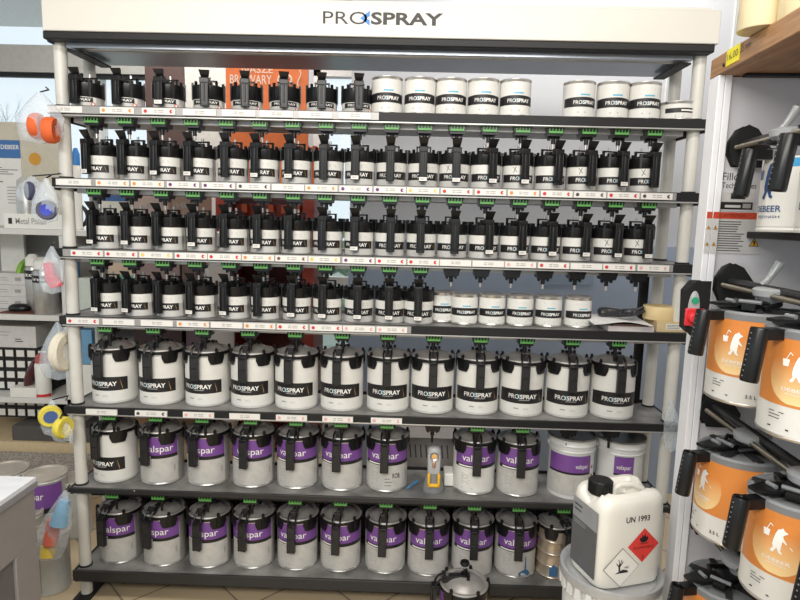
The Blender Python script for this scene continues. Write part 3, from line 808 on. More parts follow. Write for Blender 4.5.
dg = mat('dark_grey_label', (.10,.105,.11), .45); lg = mat('mid_grey_label', (.27,.28,.29), .45)
l.prism([(-.052,.02),(.052,.02),(.052,.19),(-.052,.19)], fe, dg); l.prism([(-.052,.14),(.052,.14),(.052,.19),(-.052,.19)], fe2, lg)
put_text(l, 'Cer∨'[:3]+'y', -.045, -.012, .158, .170, flat((-JX-.0014,0,0),(0,-1,0),(0,0,1)), ink) if False else None
lines(l, -.045, -.01, .155, .180, 2, flat((-JX-.0014,0,0),(0,-1,0),(0,0,1)), ink, .3); lines(l, -.045, .02, .125, .136, 2, flat((-JX-.0014,0,0),(0,-1,0),(0,0,1)), inkgrey, .3)
l.build('side_label', je)

# ------------------------------------------------------------------ right-hand rack (faces left)
YP = -.70                        # plane of its far end panel
pe = at(710, 175, Y=YP).x; pe2 = at(723, 175, Y=YP).x
rr_ = empty('tinting_rack', (pe, YP, 0), R(-3.5)); tag(rr_, 'white side rack with a wooden top, holding orange-labelled tins on the right', 'rack')
def loc(v):  # world -> rack local
    return Matrix.Rotation(R(3.5),4,'Z') @ (Vector(v)-Vector((pe,YP,0)))
zw = at(709, 74.5, Y=YP).z; zw2 = at(709, 54, Y=YP).z
pw = mat('panel_white', (.86,.86,.89), .4, var=.01); pg = mat('panel_grey', (.64,.63,.66), .45, var=.02)
b = MB(); fw = pe2-pe
b.box(0, fw*.46, .0, .05, 0, zw, pw); b.box(fw*.50, fw*1.0, 0, .05, 0, zw, pw); b.box(fw*.44,fw*.52,.003,.05,0,zw,pg)
b.build('front_flange', rr_, bevel=.002)
b = MB(); b.box(fw+.0005, .62, .012, .03, 0, zw-.002, pg); b.box(.35,.62,-.002,.012,zw-.12,zw-.002,pg); b.build('end_panel', rr_)
b = MB(); b.box(-.0, .66, -1.1, .05, zw, zw2, wood); o = b.build('wooden_top', rr_, bevel=.002)
b = MB(); b.box(.05,.64,-.02,0.0,zw-.006,zw-.0005,blackm); b.cyl((.0,0,0),.004,.002,ink,10,T=Matrix.Translation((-.0005,-.02,(zw+zw2)/2-.006)) @ Matrix.Rotation(-PI/2,4,'Y')); b.build('dark_gap_strip', rr_)  # dark gap under the wooden top put in as a black strip, plus screw head
# price tag and pen note on the wooden edge
b = MB(); q0 = loc(at(729.5, 50, X=pe-.002)); 
ff = lambda off: flat((-.001-off, 0, 0), (0,-1,0), (0,0,1))
yt0 = -loc(at(729, 48, X=pe)).y; yt1 = -loc(at(743.5, 45, X=pe)).y
zc_ = (zw+zw2)/2
b.box(-.0015,-.0002,-yt1,-yt0,zc_-.013,zc_+.021,mat('yellow_tag', s('f0e22c'), .5))
put_text(b, '16,00', yt0+.005, yt1-.005, zc_-.004, zc_+.012, flat((-.002,0,0),(0,-1,0),(0,0,1)), mat('olive_ink', s('6b6a20'), .5))
b.build('price_tag', rr_)
b = MB(); put_text(b, '35 mm', yt1+.003, yt1+.045, zc_+.000, zc_+.016, flat((-.0012,0,0),(0,-1,0),(0,0,1)), mat('pen_brown', s('4a2a20'), .5), .005); b.build('pen_note', rr_)
# stickers on end panel (local x right, z up) plane y=.0115
def pl(px, py): v = loc(at(px, py, Y=YP-.0+.012)); return v.x, v.z
def stick(name, px0, py0, px1, py1):
    x0, z1 = pl(px0, py0); x1, z0 = pl(px1, py1); return x0, x1, z0, z1
stk = mat('sticker_pale', (.58,.57,.56), .4); warn = mat('warning_yellow', s('e2a52a'), .4); wred = mat('warning_red', s('c4472e'), .4)
b = MB(); x0, x1, z0, z1 = stick('', 722, 172, 752, 210)
b.box(x0,x1,.0105,.0118,z0,z1,pg); f1 = flat((x0,.0100,z0),(1,0,0),(0,0,1)); w, h = x1-x0, z1-z0
put_text(b, 'Fillon', .001, w*.62, h*.78, h*.98, f1, ink); put_text(b, 'Technologies', .001, w*1.0, h*.52, h*.72, f1, ink)
b.build('maker_sticker', rr_)
b = MB(); f2 = flat((x0,.0098,z0),(1,0,0),(0,0,1)); f3 = flat((x0,.0094,z0),(1,0,0),(0,0,1))
b.box(x0,x0+w*1.0,.0102,.0117,z0-.004,z0+h*.46,stk)
b.prism([(w*.3,h*.28),(w*.72,h*.28),(w*.72,h*.44),(w*.3,h*.44)], f2, ink); b.prism([(w*.03,h*.0),(w*.95,h*.0),(w*.95,h*.2),(w*.03,h*.2)], f2, ink)
b.prism([(w*.15,h*.05),(w*.6,h*.05),(w*.6,h*.12),(w*.15,h*.12)], f3, stk); b.prism([(w*.66,h*.04),(w*.9,h*.04),(w*.9,h*.16),(w*.66,h*.16)], f3, inkgrey)
b.build('rating_plate', rr_)
x0, x1, z0, z1 = stick('', 716, 212, 758, 254)
def tri(mb, cx, cz, q, fa, fb):
    mb.prism([(cx-q,cz-q*.8),(cx+q,cz-q*.8),(cx,cz+q)], fa, ink); mb.prism([(cx-q*.8,cz-q*.68),(cx+q*.8,cz-q*.68),(cx,cz+q*.76)], fa and fb[0], warn)
    mb.prism([(cx-q*.12,cz-q*.5),(cx+q*.12,cz-q*.5),(cx+q*.16,cz+q*.35),(cx-q*.16,cz+q*.35)], fb[1], ink)
b = MB(); xf = fw+.001
b.box(xf,x1,.0103,.0119,z0,z1,stk); w, h = x1-xf, z1-z0
F = [flat((xf,.0100-.0004*k,z0),(1,0,0),(0,0,1)) for k in range(4)]
b.prism([(0,h*.84),(w,h*.84),(w,h),(0,h)], F[0], wred); put_text(b, 'ATTENTION', w*.12, w*.6, h*.88, h*.96, F[1], mat('dark_red', s('7c2418'), .5))
lines(b, w*.04, w*.62, h*.04, h*.80, 13, F[1], ink, .3); tri(b, w*.84, h*.28, w*.11, F[1], F[2:4])
b.prism([(w*.0,h*.02),(w*.0,h*.02),(w*.01,h*.02)], F[1], ink)
b.build('warning_sticker', rr_)
for xa_, xb_ in ((.001, fw*.45), (fw*.52, fw*.98)):
    b = MB(); b.box(xa_,xb_,-.0014,-.0002,z0,z1,stk); w = xb_-xa_
    F = [flat((xa_,-.0017-.0004*k,z0),(1,0,0),(0,0,1)) for k in range(4)]
    b.prism([(0,h*.84),(w,h*.84),(w,h),(0,h)], F[0], wred)
    for cz in (.62,.22): tri(b, w*.5, h*cz, w*.36, F[1], F[2:4])
    b.build('warning_sticker', rr_)
# main switch box
sx0 = at(690, 300, Y=YP-.045).x; s1 = at(709, 300, Y=YP-.045).x; zs0 = at(695, 335, Y=YP-.045).z; zs1 = at(695, 283, Y=YP-.045).z
xl = loc((sx0,YP,0)).x; xr = loc((s1,YP,0)).x
b = MB(); b.add([(xl+.004,-.045,zs0+.012),(xl+.016,-.045,zs0),(xr,-.045,zs0),(xr,-.045,zs1),(xl+.018,-.045,zs1),(xl,-.045,zs1-.02),
                 (xl+.0,.0,zs0+.012),(xl+.014,.0,zs0),(xr,.0,zs0),(xr,.0,zs1+.004),(xl+.014,.0,zs1+.004),(xl-.004,.0,zs1-.02)],
      [(0,1,2,3,4,5),(6,7,8,9,10,11)]+[(i,(i+1)%6,6+(i+1)%6,6+i) for i in range(6)], blackm)
cxs = (xl+xr)/2-.008
b2 = b.build('switch_box', rr_, bevel=.005)
T = Matrix.Translation((cxs,-.0455,(zs0+zs1)/2+.0)) @ Matrix.Rotation(PI/2,4,'X') @ Matrix.Scale(3.2,4,(0,1,0))
b = MB(); b.lathe([(0,0),(.013,0),(.012,.0012),(0,.0012)], gp2, 24, T=T)
T = Matrix.Translation((cxs+.001,-.047,zs1-.040)) @ Matrix.Rotation(PI/2,4,'X'); b.lathe([(0,0),(.008,0),(.008,.002),(0,.002)], mat('start_green', s('2f9a72'), .4), 18, T=T)
b.build('switch_plate', b2)
b = MB(); rm = mat('knob_red', s('d8303a'), .35); zk = zs0+.042
b.box(cxs-.020,cxs+.022,-.056,-.047,zk-.020,zk+.020,rm); b.lathe([(0,0),(.012,0),(.010,.014),(0,.015)], rm, 18, T=Matrix.Translation((cxs-.006,-.056,zk)) @ Matrix.Rotation(PI/2,4,'X')); b.build('stop_knob', b2, bevel=.002)

# orange tins of the right rack
bear = [(.0,.0),(.05,.02),(.14,.2),(.22,.05),(.3,.02),(.33,.06),(.27,.12),(.28,.3),(.3,.48),(.42,.4),(.44,.43),(.33,.58),(.3,.66),(.36,.74),(.43,.78),(.43,.82),(.34,.86),(.27,.95),(.24,.9),(.15,.86),(.08,.7),(.03,.5),(.0,.3),(.03,.18),(-.06,.05)]
def emblem(l, cx, cz, S, fm, m):
    l.prism([(cx+(x-.18)*S, cz+z*S) for x, z in bear][::1], fm, m)
    l.prism([(cx+(x-.18)*S, cz+z*S) for x, z in ((-.12,.96),(-.10,.98),(.62,.28),(.60,.26))], fm, m)
    l.prism([(cx+(x-.18)*S, cz+z*S) for x, z in ((-.12,.98),(-.09,.98),(-.20,.74),(-.23,.74))], fm, m)
    l.prism([(cx+(x-.18)*S, cz+z*S) for x, z in ((-.34,.74),(-.1,.74),(-.13,.5),(-.31,.5))], fm, m)
def glow_mat():
    if 'glow_print' in MATS: return MATS['glow_print']
    m = bpy.data.materials.new('glow_print'); m.use_nodes = True; nt = m.node_tree; b = nt.nodes['Principled BSDF']
    tc = nt.nodes.new('ShaderNodeTexCoord'); sp = nt.nodes.new('ShaderNodeSeparateXYZ'); mr = nt.nodes.new('ShaderNodeMapRange')
    mr.inputs['From Min'].default_value = .062; mr.inputs['From Max'].default_value = .135
    ra = nt.nodes.new('ShaderNodeValToRGB'); ra.color_ramp.elements[0].color = (*s('f2d49a'),1); ra.color_ramp.elements[1].color = (*s('d68640'),1)
    nt.links.new(tc.outputs['Object'], sp.inputs['Vector']); nt.links.new(sp.outputs['Z'], mr.inputs['Value']); nt.links.new(mr.outputs['Result'], ra.inputs['Fac'])
    nt.links.new(ra.outputs['Color'], b.inputs['Base Color']); b.inputs['Roughness'].default_value = .35; MATS['glow_print'] = m
    return m
def de_can(kind, grip_a):
    r, H = .080, (.176 if kind == 'or' else .150)
    e = empty('mixing_can'); b = MB()
    b.lathe([(0,.002),(r-.003,.002),(r,0),(r+.0015,.004),(r-.0005,.007),(r-.0005,H-.01),(r+.001,H),(0,H)], steel if kind == 'or' else whitepl, 64); b.build('tin', e)
    l = MB(); rr = r+.0003
    if kind == 'or':
        l.band(rr, R(-150), R(150), .006, H-.006, paper, 70)
        l.band(rr+.0004, R(-62), R(74), .056, H-.006, orange, 50)
        cx, cz, q = -.010, .108, .045
        gm = glow_mat(); nn = 30; vs = []; fs = []
        for k in range(nn+1):
            x = cx-q+2*q*k/nn; hh = math.sqrt(max(0, q*q-(x-cx)**2))*1.08; z0_ = max(.0605, cz-hh); z1_ = cz+hh
            z1_ = min(z1_, H-.012)
            for m_ in range(5): vs.append(wrap(rr+.0009)(x, z0_+(z1_-z0_)*m_/4))
        for k in range(nn):
            for m_ in range(4): fs.append((5*k+m_,5*k+5+m_,5*k+6+m_,5*k+1+m_))
        l.add(vs, fs, gm)
        emblem(l, cx+.002, .098, .050, wrap(rr+.0017), white)
        put_text(l, 'DEBEER', cx-.021, cx+.023, .082, .088, wrap(rr+.0017), white, .01); put_text(l, 'REFINISH', cx-.014, cx+.016, .0765, .0795, wrap(rr+.0017), white)
        put_text(l, '3.5 L', .018, .038, .018, .025, wrap(rr+.001), ink, .01); lines(l, -.05, -.02, .03, .046, 3, wrap(rr+.001), ink, .25); lines(l, -.05, -.01, .014, .02, 1, wrap(rr+.001), ink, .4)
    else:
        l.band(rr, R(-150), R(150), .010, H-.006, whitepl, 70); l.band(rr+.0004, R(10), R(120), H-.028, H-.012, mat('bright_blue_print', s('3c9ad0'), .4), 30)
        bm = mat('navy_print', s('2a4a80'), .4)
        emblem(l, -.022, .062, .078, wrap(rr+.001), bm); put_text(l, 'DEBEER', -.058, .010, .038, .050, wrap(rr+.001), bm, .01); put_text(l, 'REFINISH', -.048, .008, .026, .031, wrap(rr+.001), bm)
    l.build('label', e)
    # wide black mixing lid
    b = MB()
    b.lathe([(r-.006,H-.010),(r+.001,H-.008),(r+.002,H+.004),(r-.001,H+.008),(r-.008,H+.008),(r-.012,H+.003),(.0,H+.004)], gp, 56)
    for k in range(7):
        T = Matrix.Rotation(R(20+k*51), 4, 'Z'); b.box(-.006,.006,-r+.004,-.022,H+.004,H+.012,darkhandle,T)
    b.build('lid', e)
    b = MB(); b.lathe([(.022,H+.006),(.024,H+.022),(.018,H+.026),(0,H+.026)], black, 20); b.box(-.012,.012,-.055,.05,H+.010,H+.022,black)
    for sx in (-1,1): b.tube([(sx*.02,-.03,H+.014),(sx*.04,0,H+.022),(sx*.02,.04,H+.014)], .005, black, 8)
    b.tube([(-.02,-.045,H+.026),(.02,-.045,H+.026)], .004, gp, 8)
    b.build('stirrer_yoke', e)
    Tm = Matrix.Rotation(grip_a, 4, 'Z')
    b = MB()
    b.add([(x*w_, y, z) for z in (H+.018,H+.023) for x, y, w_ in ((-1,-r-.020,.009),(1,-r-.020,.009),(1,-r+.015,.020),(1,-.02,.014),(-1,-.02,.014),(-1,-r+.015,.020))],
          [(0,1,2,3,4,5),(6,7,8,9,10,11)]+[(i,(i+1)%6,6+(i+1)%6,6+i) for i in range(6)], black, Tm)
    b.tube([(-.010,-r+.018,H+.026),(.010,-r+.018,H+.026)], .004, gp, 10, T=Tm)
    b.build('pouring_lever', e)
    b = MB()
    tilt = Matrix.Translation((0,-r-.038,H+.004)) @ Matrix.Rotation(R(-7), 4, 'X')
    b.lathe([(.009,-.086),(.0135,-.088),(.0145,-.084),(.0145,.0),(.0135,.003),(.010,.0),(.009,-.082)], black, 28, T=Tm @ tilt)
    b.box(-.011,.011,-r-.030,-r+.01,H-.012,H+.006,black,Tm)
    for k in range(9): b.box(-.0010,.0010,-.0152,-.0142,-.080+.009*k,-.078+.009*k,gp,Tm @ tilt)
    b.build('handle', e)
    return e
def tin_right(pxb, pyb, Y, kind, label, rz=0, ga=R(-62)):
    """pxb,pyb: pixel of the centre of the tin's base"""
    p = at(pxb, pyb, Y=Y)
    e = use(('de', kind), lambda: de_can(kind, ga)); e.location = p; e.rotation_euler.z = rz
    tag(e, label, 'paint can', 'tins on the right-hand rack')
    return p
YA, YB, YC = -.90, -1.10, -1.29
rowB = at(740, 398, Y=YA); rowC = at(722, 532, Y=YA)
import collections
def row_y(z, xw, Y):  # helper: world location
    return Vector((xw, Y, z))
XA, XB, XC = at(747, 400, Y=YA).x, 0, 0
dirx = -.03
def put_row(z, kind, ys, names, xs0=None, rots=None, ga=-79):
    for q, (Y, nm) in enumerate(zip(ys, names)):
        x = xs0[q] if xs0 is not None else XA + (YA-Y)*dirx
        rz_ = rots[q] if rots else R(-46)
        e = use(('de', kind, round(rz_, 2)), lambda: de_can(kind, R(ga)-rz_))
        e.location = (x, Y, z+.001); e.rotation_euler.z = rz_
        tag(e, nm, 'paint can', 'tins on the right-hand rack')
put_row(rowB.z, 'or', (YA, YB, YC), ['orange-labelled tin on the upper orange row, the farther of the two', 'orange-labelled tin on the upper orange row, nearer one at the right edge of the photo', 'orange-labelled tin of the upper orange row hidden past the right edge'][:2])
put_row(rowC.z, 'or', (YA, YB, YC), ['orange-labelled tin on the lower orange row, farthest, beside the white panel', 'orange-labelled tin in the lower orange row, middle one with its bear emblem in full view', 'tin at the right edge of the lower orange row, cut off by the frame'], rots=[R(-74),R(-46),R(-46)])
zD = rowC.z-(rowB.z-rowC.z)
put_row(zD, 'or', (YA, YB), ['orange-labelled tin at the very bottom right, beside the white panel', 'orange-labelled tin at the bottom right corner, nearer one of its row'])
zA = at(765, 232, Y=YA+.0).z
put_row(zA, 'wh', (YA, YB), ['white tin with navy bear emblem on the top row of the right rack', 'white tin at the right edge of the top row, mostly past the frame'], xs0=[at(804, 220, Y=YA).x, at(853, 220, Y=YB).x], rots=[R(-68), R(-60)], ga=-90)
# trays and stirrer rails of the right rack
lx = loc((XA,YA,0))
for zi, z in enumerate((zA, rowB.z, rowC.z, zD)):
    b = MB()
    off = .0 if zi else .055
    lx0 = loc((XA,YA,0)).x+off
    b.box(lx0+.01, lx0+.42, -.95, .010, z-.016, z-.001, blackm); b.box(lx0+.30,lx0+.42,-.95,.010,z-.05,z-.016,blackm)
    for q in range(7):
        pass
    b.build('tray', rr_, bevel=.002)
    b = MB()
    zr = [at(741,145,Y=YP).z, at(728,281,Y=YP).z, at(708,405,Y=YP).z, zD+.235][zi]
    lx0 = loc((at([741,728,712,700][zi], [152,281,405,530][zi], Y=YP).x, YP, 0)).x
    b.tube([(lx0-.0,.012,zr),(lx0+.0,-.94,zr)], .0095, darkhandle, 12)
    prof = []
    for k in range(230): prof += [(.0035,k*.004),(.0056,k*.004+.002)]
    b.lathe(prof, mat('bronze_spring', (.14,.125,.10), .4, .6), 12, T=Matrix.Translation((lx0-.019,-.01,zr-.008)) @ Matrix.Rotation(PI/2,4,'X'))
    b.build('drive_rail', rr_)
    b = MB(); hexp = [(-.028,-.018),(-.014,-.045),(.050,-.045),(.056,-.015),(.022,.030),(.004,.038),(-.012,.030),(-.026,.006)]
    b.prism(hexp, lambda x, zz: (lx0+x, -.014, zr+zz), blackm, lambda x, zz: (lx0+x, .0115, zr+zz))
    b.build('end_plate', rr_, bevel=.004)
    for Y in ((YA, YB, YC) if zi != 0 else (YA, YB)):
        ly = loc((XA,Y,0)).y; b = MB(); lt = lx0-.005
        b.lathe([(0,-.012),(.014,-.012),(.018,-.002),(.034,.012),(.036,.024),(.030,.028),(0,.028)], gp2, 24, T=Matrix.Translation((lt, ly, zr-.022)))
        b.cyl((lt,ly,zr-.034),.008,.014,gp,12)
        b.build('stirrer_drive', rr_)
        if zi < 2:
            b = MB(); b.tube([(lx0-.0,ly+.05,zr+.006),(lx0+.012,ly+.05,zr+.022),(lx0+.026,ly+.05,zr+.046),(lx0+.030,ly+.05,zr+.054)], [.008,.007,.009,.010], mat('clear_grey_lever', (.4,.42,.42), .15, coat=.5), 10); b.build('release_lever', rr_)

# rolls standing on the wooden top
for nm, px, Y, rad, h, lab in (('film_roll', 761, -.86, .040, .32, 'tall cream roll of masking film on the wooden top, left one'), ('film_roll', 812, -.93, .055, .3, 'cream roll at the top right corner, only its lower edge in view')):
    x = at(px, 20, Y=Y).x
    b = MB(); b.lathe([(0,0),(rad*.45,0),(rad,.0),(rad+.001,.002),(rad+.001,h-.002),(rad,h),(rad*.45,h),(rad*.45,.002)], mat('cream_film', s('e8d9b0'), .3, var=.04, coat=.6), 40)
    o = b.build(nm, loc=(x, Y, zw2+.001)); tag(o, lab, 'roll')

# ------------------------------------------------------------------ room
def wallbox(name, x0, x1, y0, y1, z0, z1, m):
    b = MB(); b.box(x0,x1,y0,y1,z0,z1,m); return struct(name, b)
wallm = mat('wall_paint', (.50,.515,.55), .6, var=.02, scale=2)
wallblue = mat('blue_grey_paint', s('9caabf'), .4, var=.05, scale=1.5)
fl = MB(); fl.box(-4.5, 2.6, -4.6, 3.0, -.06, 0, tilem); struct('floor', fl)
WY = 2.3
def xa_(px, py=200, Y=WY): return at(px, py, Y=Y).x
def za_(py, px=200, Y=WY): return at(px, py, Y=Y).z
ceilm = mat('ceiling_paint', (.7,.7,.7), .7)
# back wall with a long window on the left and a glazed door in the middle
zt_ = 3.0
xr_door0, xr_door1 = xa_(313), xa_(358)
zsill = .9
z_tr0, z_tr1 = za_(73, 20), za_(46, 20)
frame = mat('window_frame_grey', (.42,.41,.38), .5); wht = mat('frame_white', (.7,.7,.68), .5)
wallbox('wall_back', xr_door1, 2.6, WY, WY+.15, 0, zt_, wallm)
wallbox('wall_back_middle', xa_(205), xr_door0, WY, WY+.15, 0, zt_, wallm)
wallbox('wall_back_left', -4.5, xa_(205), WY, WY+.15, 0, zsill, wallm)
wallbox('trim_1', -4.5, xa_(205), WY-.04, WY+.12, z_tr0, z_tr1, frame)
b = MB(); b.box(-4.5, xa_(205), WY-.02, WY+.02, z_tr0-.03, z_tr0-.001, blackm); struct('trim_2', b)
glass = bpy.data.materials.new('window_glass'); glass.use_nodes = True
gb = glass.node_tree.nodes['Principled BSDF']; gb.inputs['Alpha'].default_value = .08; gb.inputs['Roughness'].default_value = .02; gb.inputs['Base Color'].default_value = (.9,.97,1,1)
b = MB(); b.box(-4.4, xa_(205), WY+.05, WY+.056, zsill, zt_, glass); struct('window_1', b)
b = MB()
for px in (-60, 100, 200): x = xa_(px); b.box(x-.03, x+.03, WY+.0, WY+.1, zsill, zt_, wht)
struct('trim_3', b)
b = MB(); d0, d1 = xr_door0, xr_door1
b.box(d0, d0+.05, WY, WY+.08, 0, 2.6, wht); b.box(d1-.05, d1, WY, WY+.08, 0, 2.6, wht); b.box(d0,d1,WY,WY+.08,0,.12,wht); b.box(d0,d1,WY,WY+.08,2.5,2.6,wht); b.box(d0,d1,WY+.01,WY+.07,1.0,1.06,wht)
b.box(d0+.05,d1-.05,WY+.04,WY+.046,.12,2.5,glass); struct('door_1', b)
wallbox('wall_back_top', d0, d1, WY, WY+.15, 2.6, zt_, wallm)
# white wall close behind the rack at the right, blue-grey lower part
WY2 = 1.15
xw0 = at(350, 200, Y=WY2).x
b = MB(); b.box(xw0, 2.5, WY2, WY2+.1, 0, zt_, wallm)
for px in (672, 735): x = at(px, 8, Y=WY2).x; b.box(x-.004, x+.004, WY2-.006, WY2, 1.9, zt_, wht)
struct('wall_partition', b)
zblue = at(650, 246, Y=WY2).z
b = MB(); b.box(xw0+.001, 2.0, WY2-.04, WY2-.001, 0.0, zblue+.0, wallblue)
xx0 = at(543, 270, Y=WY2-.04).x; xx1 = at(594, 270, Y=WY2-.04).x
b.box(xx0, xx1, WY2-.046, WY2-.039, zblue-.22, zblue-.06, mat('pale_blue_panel', s('8696aa'), .4))
struct('wall_blue_dado', b)
# upper pale lilac region
wallbox('wall_right', 2.6, 2.7, -4.6, 3.0, 0, zt_, wallm)

# beige vented box behind the work light
x0 = at(398, 450, Y=.36).x; x1 = at(462, 450, Y=.36).x; z1 = at(430, 438, Y=.36).z; z0 = at(430, 478, Y=.36).z
b = MB(); b.box(x0, x1, .36, .5, 0, z1-0, mat('beige_metal', (.34,.31,.29), .5))
dk = mat('vent_dark', (.08,.075,.08), .5)
for k in range(9):
    for r_ in range(1):
        xx = x0+.03+k*.023; b.add([(xx,.359,z1-.09),(xx+.006,.359,z1-.09),(xx+.000,.359,z1-.03),(xx-.006,.359,z1-.03)], [(0,1,2,3)], dk)
o = b.build('vented_heater'); tag(o, 'beige slotted metal casing seen behind the work light', 'heater')

# ------------------------------------------------------------------ background left: red cabinet with orange poster
YR = 1.52
def bx(px, py, Y): v = at(px, py, Y=Y); return v.x, v.z
redm = mat('red_brown_metal', s('9c3a2c'), .45); dred = mat('dark_red_metal', s('5a2020'), .5); pinkm = mat('pinkish_panel', s('b98f92'), .5)
x0 = bx(216, 230, YR)[0]; x1 = bx(314, 230, YR)[0]; zt0 = bx(270, 184, YR)[1]
cab = empty('tool_cabinet', ((x0+x1)/2, YR, 0)); tag(cab, 'red open cabinet standing far behind the rack, under the orange poster', 'cabinet')
cw = (x1-x0)/2
b = MB(); b.box(-cw,-cw+.05,0,.4,0,zt0,redm); b.box(cw-.07,cw,0,.4,0,zt0,redm); b.box(-cw,cw,.38,.4,0,zt0,dred)
b.build('frame', cab)
for z in (bx(270,322,YR)[1], bx(270,250,YR)[1], .05, zt0-.03, bx(270,440,YR)[1]):
    b = MB(); b.box(-cw+.05,cw-.07,.0,.38,z-.02,z,redm); b.build('shelf_board', cab)
b = MB(); zz0 = bx(270,236,YR)[1]; b.box(-cw+.05,cw-.07,.3,.32,zz0,zt0-.03,pinkm)
b.box(-cw+.05,cw-.07,.27,.3,bx(270,216,YR)[1],bx(270,204,YR)[1],redm)
for k in range(6): x = -cw+.1+k*.085; b.box(x,x+.035,.2,.27,bx(270,213,YR)[1],bx(270,204,YR)[1],mat('orange_peg', s('d4653a'), .5))
b.build('peg_panel', cab)
b = MB(); x0p = bx(226,100,YR)[0]-cab.location.x; x1p = bx(308,100,YR)[0]-cab.location.x; zp1 = bx(260,58,YR)[1]
po = mat('poster_orange', s('e4763a'), .5, var=.04)
b.box(x0p,x1p,0,.02,zt0,zp1,po)
W1 = bx(242,85,YR)[0]-cab.location.x; W2 = bx(273,85,YR)[0]-cab.location.x
f0 = flat((0,-.002,0),(1,0,0),(0,0,1)); pk = mat('poster_white', s('ecd2c0'), .5)
put_text(b, 'NASZE', W1, W2, bx(258,73,YR)[1], bx(258,66,YR)[1], f0, pk, .01)
W1 = bx(230,85,YR)[0]-cab.location.x; W2 = bx(272,85,YR)[0]-cab.location.x
put_text(b, 'BROWARY', W1, W2, bx(258,84,YR)[1], bx(258,75,YR)[1], f0, pk, .01)
cx_ = bx(290,80,YR)[0]-cab.location.x; cz_ = bx(290,80,YR)[1]
b.tube([(cx_-.03+.04*math.cos(t),-.002,cz_+.03*math.sin(t)) for t in [k*PI/10 for k in range(20)]], .006, pk, 6, closed=True)
b.tube([(cx_+.055+.01*math.sin(k*1.2),-.002,cz_+.06-.02*k) for k in range(10)], .004, pk, 6)
pst = b.build('poster', None); pst.location = cab.location; tag(pst, 'orange poster with pale capital lettering behind the top shelf', 'poster')
# orange crate rims in front of cabinet (second gap)
b = MB(); xq0 = bx(232,138,1.2)[0]; xq1 = bx(318,138,1.2)[0]; zq1 = bx(270,138,1.2)[1]; om = mat('orange_crate', s('dd6a34'), .5)
b.box(xq0,xq1,1.02,1.2,zt0+.001,zq1,om)
for k in range(9): b.box(xq0+.02+k*(xq1-xq0)/9.2,xq0+.05+k*(xq1-xq0)/9.2,1.015,1.02,zt0+.01,zq1+.004,om)
zz = zq1
CR = b
o = MB(); o.box(xq0,xq1,YR+.06,YR+.3,zt0+.001,zq1+.0,om)
for k in range(9): o.box(xq0+.02+k*(xq1-xq0)/9.2,xq0+.05+k*(xq1-xq0)/9.2,YR+.055,YR+.06,zt0+.01,zq1+.008,om)
o = o.build('crate'); tag(o, 'orange crate on top of the red cabinet, seen between the tin rows', 'crate')
# brown notice board
x0 = bx(145,80,YR+.5)[0]; x1 = bx(184,80,YR+.5)[0]; z0 = bx(165,145,YR+.5)[1]; z1 = bx(165,55,YR+.5)[1]
b = MB(); b.box(x0,x1,YR+.5,YR+.56,0,z1,mat('dark_brown_board', s('4a3430'), .5)); o = b.build('tall_locker'); tag(o, 'tall dark brown locker behind the top shelf, left part', 'locker')
x0 = bx(184,80,YR+.5)[0]; x1 = bx(226,80,YR+.5)[0]
b = MB(); b.box(x0+.005,x1,YR+.5,YR+.6,0,bx(200,62,YR+.5)[1],mat('pale_board', (.5,.49,.46), .5)); o = b.build('white_locker'); tag(o, 'pale tall panel between the brown locker and the orange poster', 'panel')

# ------------------------------------------------------------------ background left: white display shelving
YD = .95; 
def dx(px, py, Y=YD): return at(px, py, Y=Y)
zA1 = dx(30,229).z; zB1 = dx(30,315).z; zC1 = dx(30,398).z
XL = -3.2; XR = dx(208, 230).x
ds = empty('display_shelving', (XL, YD, 0)); tag(ds, 'white display shelving at the left behind the mixing rack', 'shelving')
sw = mat('shelf_white', (.66,.65,.62), .45, var=.02)
zbase = .25
for z in (zA1, zB1, zC1):
    b = MB(); b.box(0, XR-XL, 0, .42, z-.03, z, sw); b.build('shelf_board', ds, bevel=.002)
b = MB(); b.box(0, XR-XL, 0, .5, 0.0, zbase+.0, mat('beige_plinth', s('cdb894'), .5)); b.build('plinth', ds)
for x in (dx(62,300).x-XL, XR-XL-.02, .0):
    b = MB(); b.box(x, x+.02, .0, .42, zbase, zA1-.031, sw); b.build('upright', ds)
b = MB(); b.box(0, XR-XL, .421, .44, zbase, zA1+.0, mat('back_board', (.30,.29,.28), .6)); b.build('back_board', ds)
sp0 = at(-60, 470, Y=.62).x; sp1 = at(74, 470, Y=.72).x
b = MB(); b.box(0, sp1-sp0, 0, .30, 0, .205, speck)
o = b.build('speckled_plinth', loc=(sp0, .63, .001), bevel=.006); tag(o, 'low plinth with speckled stone-chip surface below the white shelving', 'plinth')

def item(name, px0, py0, px1, py1, Y, dep, m, lab, cat, fn=None, zfloor=None, bev=.002):
    """box-like item: pixel box of its front face in plane Y"""
    a = at(px0, (py0+py1)/2, Y=Y); c = at(px1, (py0+py1)/2, Y=Y); z1 = at((px0+px1)/2, py0, Y=Y).z; z0 = zfloor if zfloor is not None else at((px0+px1)/2, py1, Y=Y).z
    w = (c.x-a.x)/2; h = z1-z0
    b = MB(); b.box(-w, w, 0, dep, 0, h, m)
    if fn: fn(b, w, h)
    o = b.build(name, loc=((a.x+c.x)/2, Y, z0), bevel=bev); tag(o, lab, cat); return o
F0 = lambda o=.001: flat((0,-o,0),(1,0,0),(0,0,1))
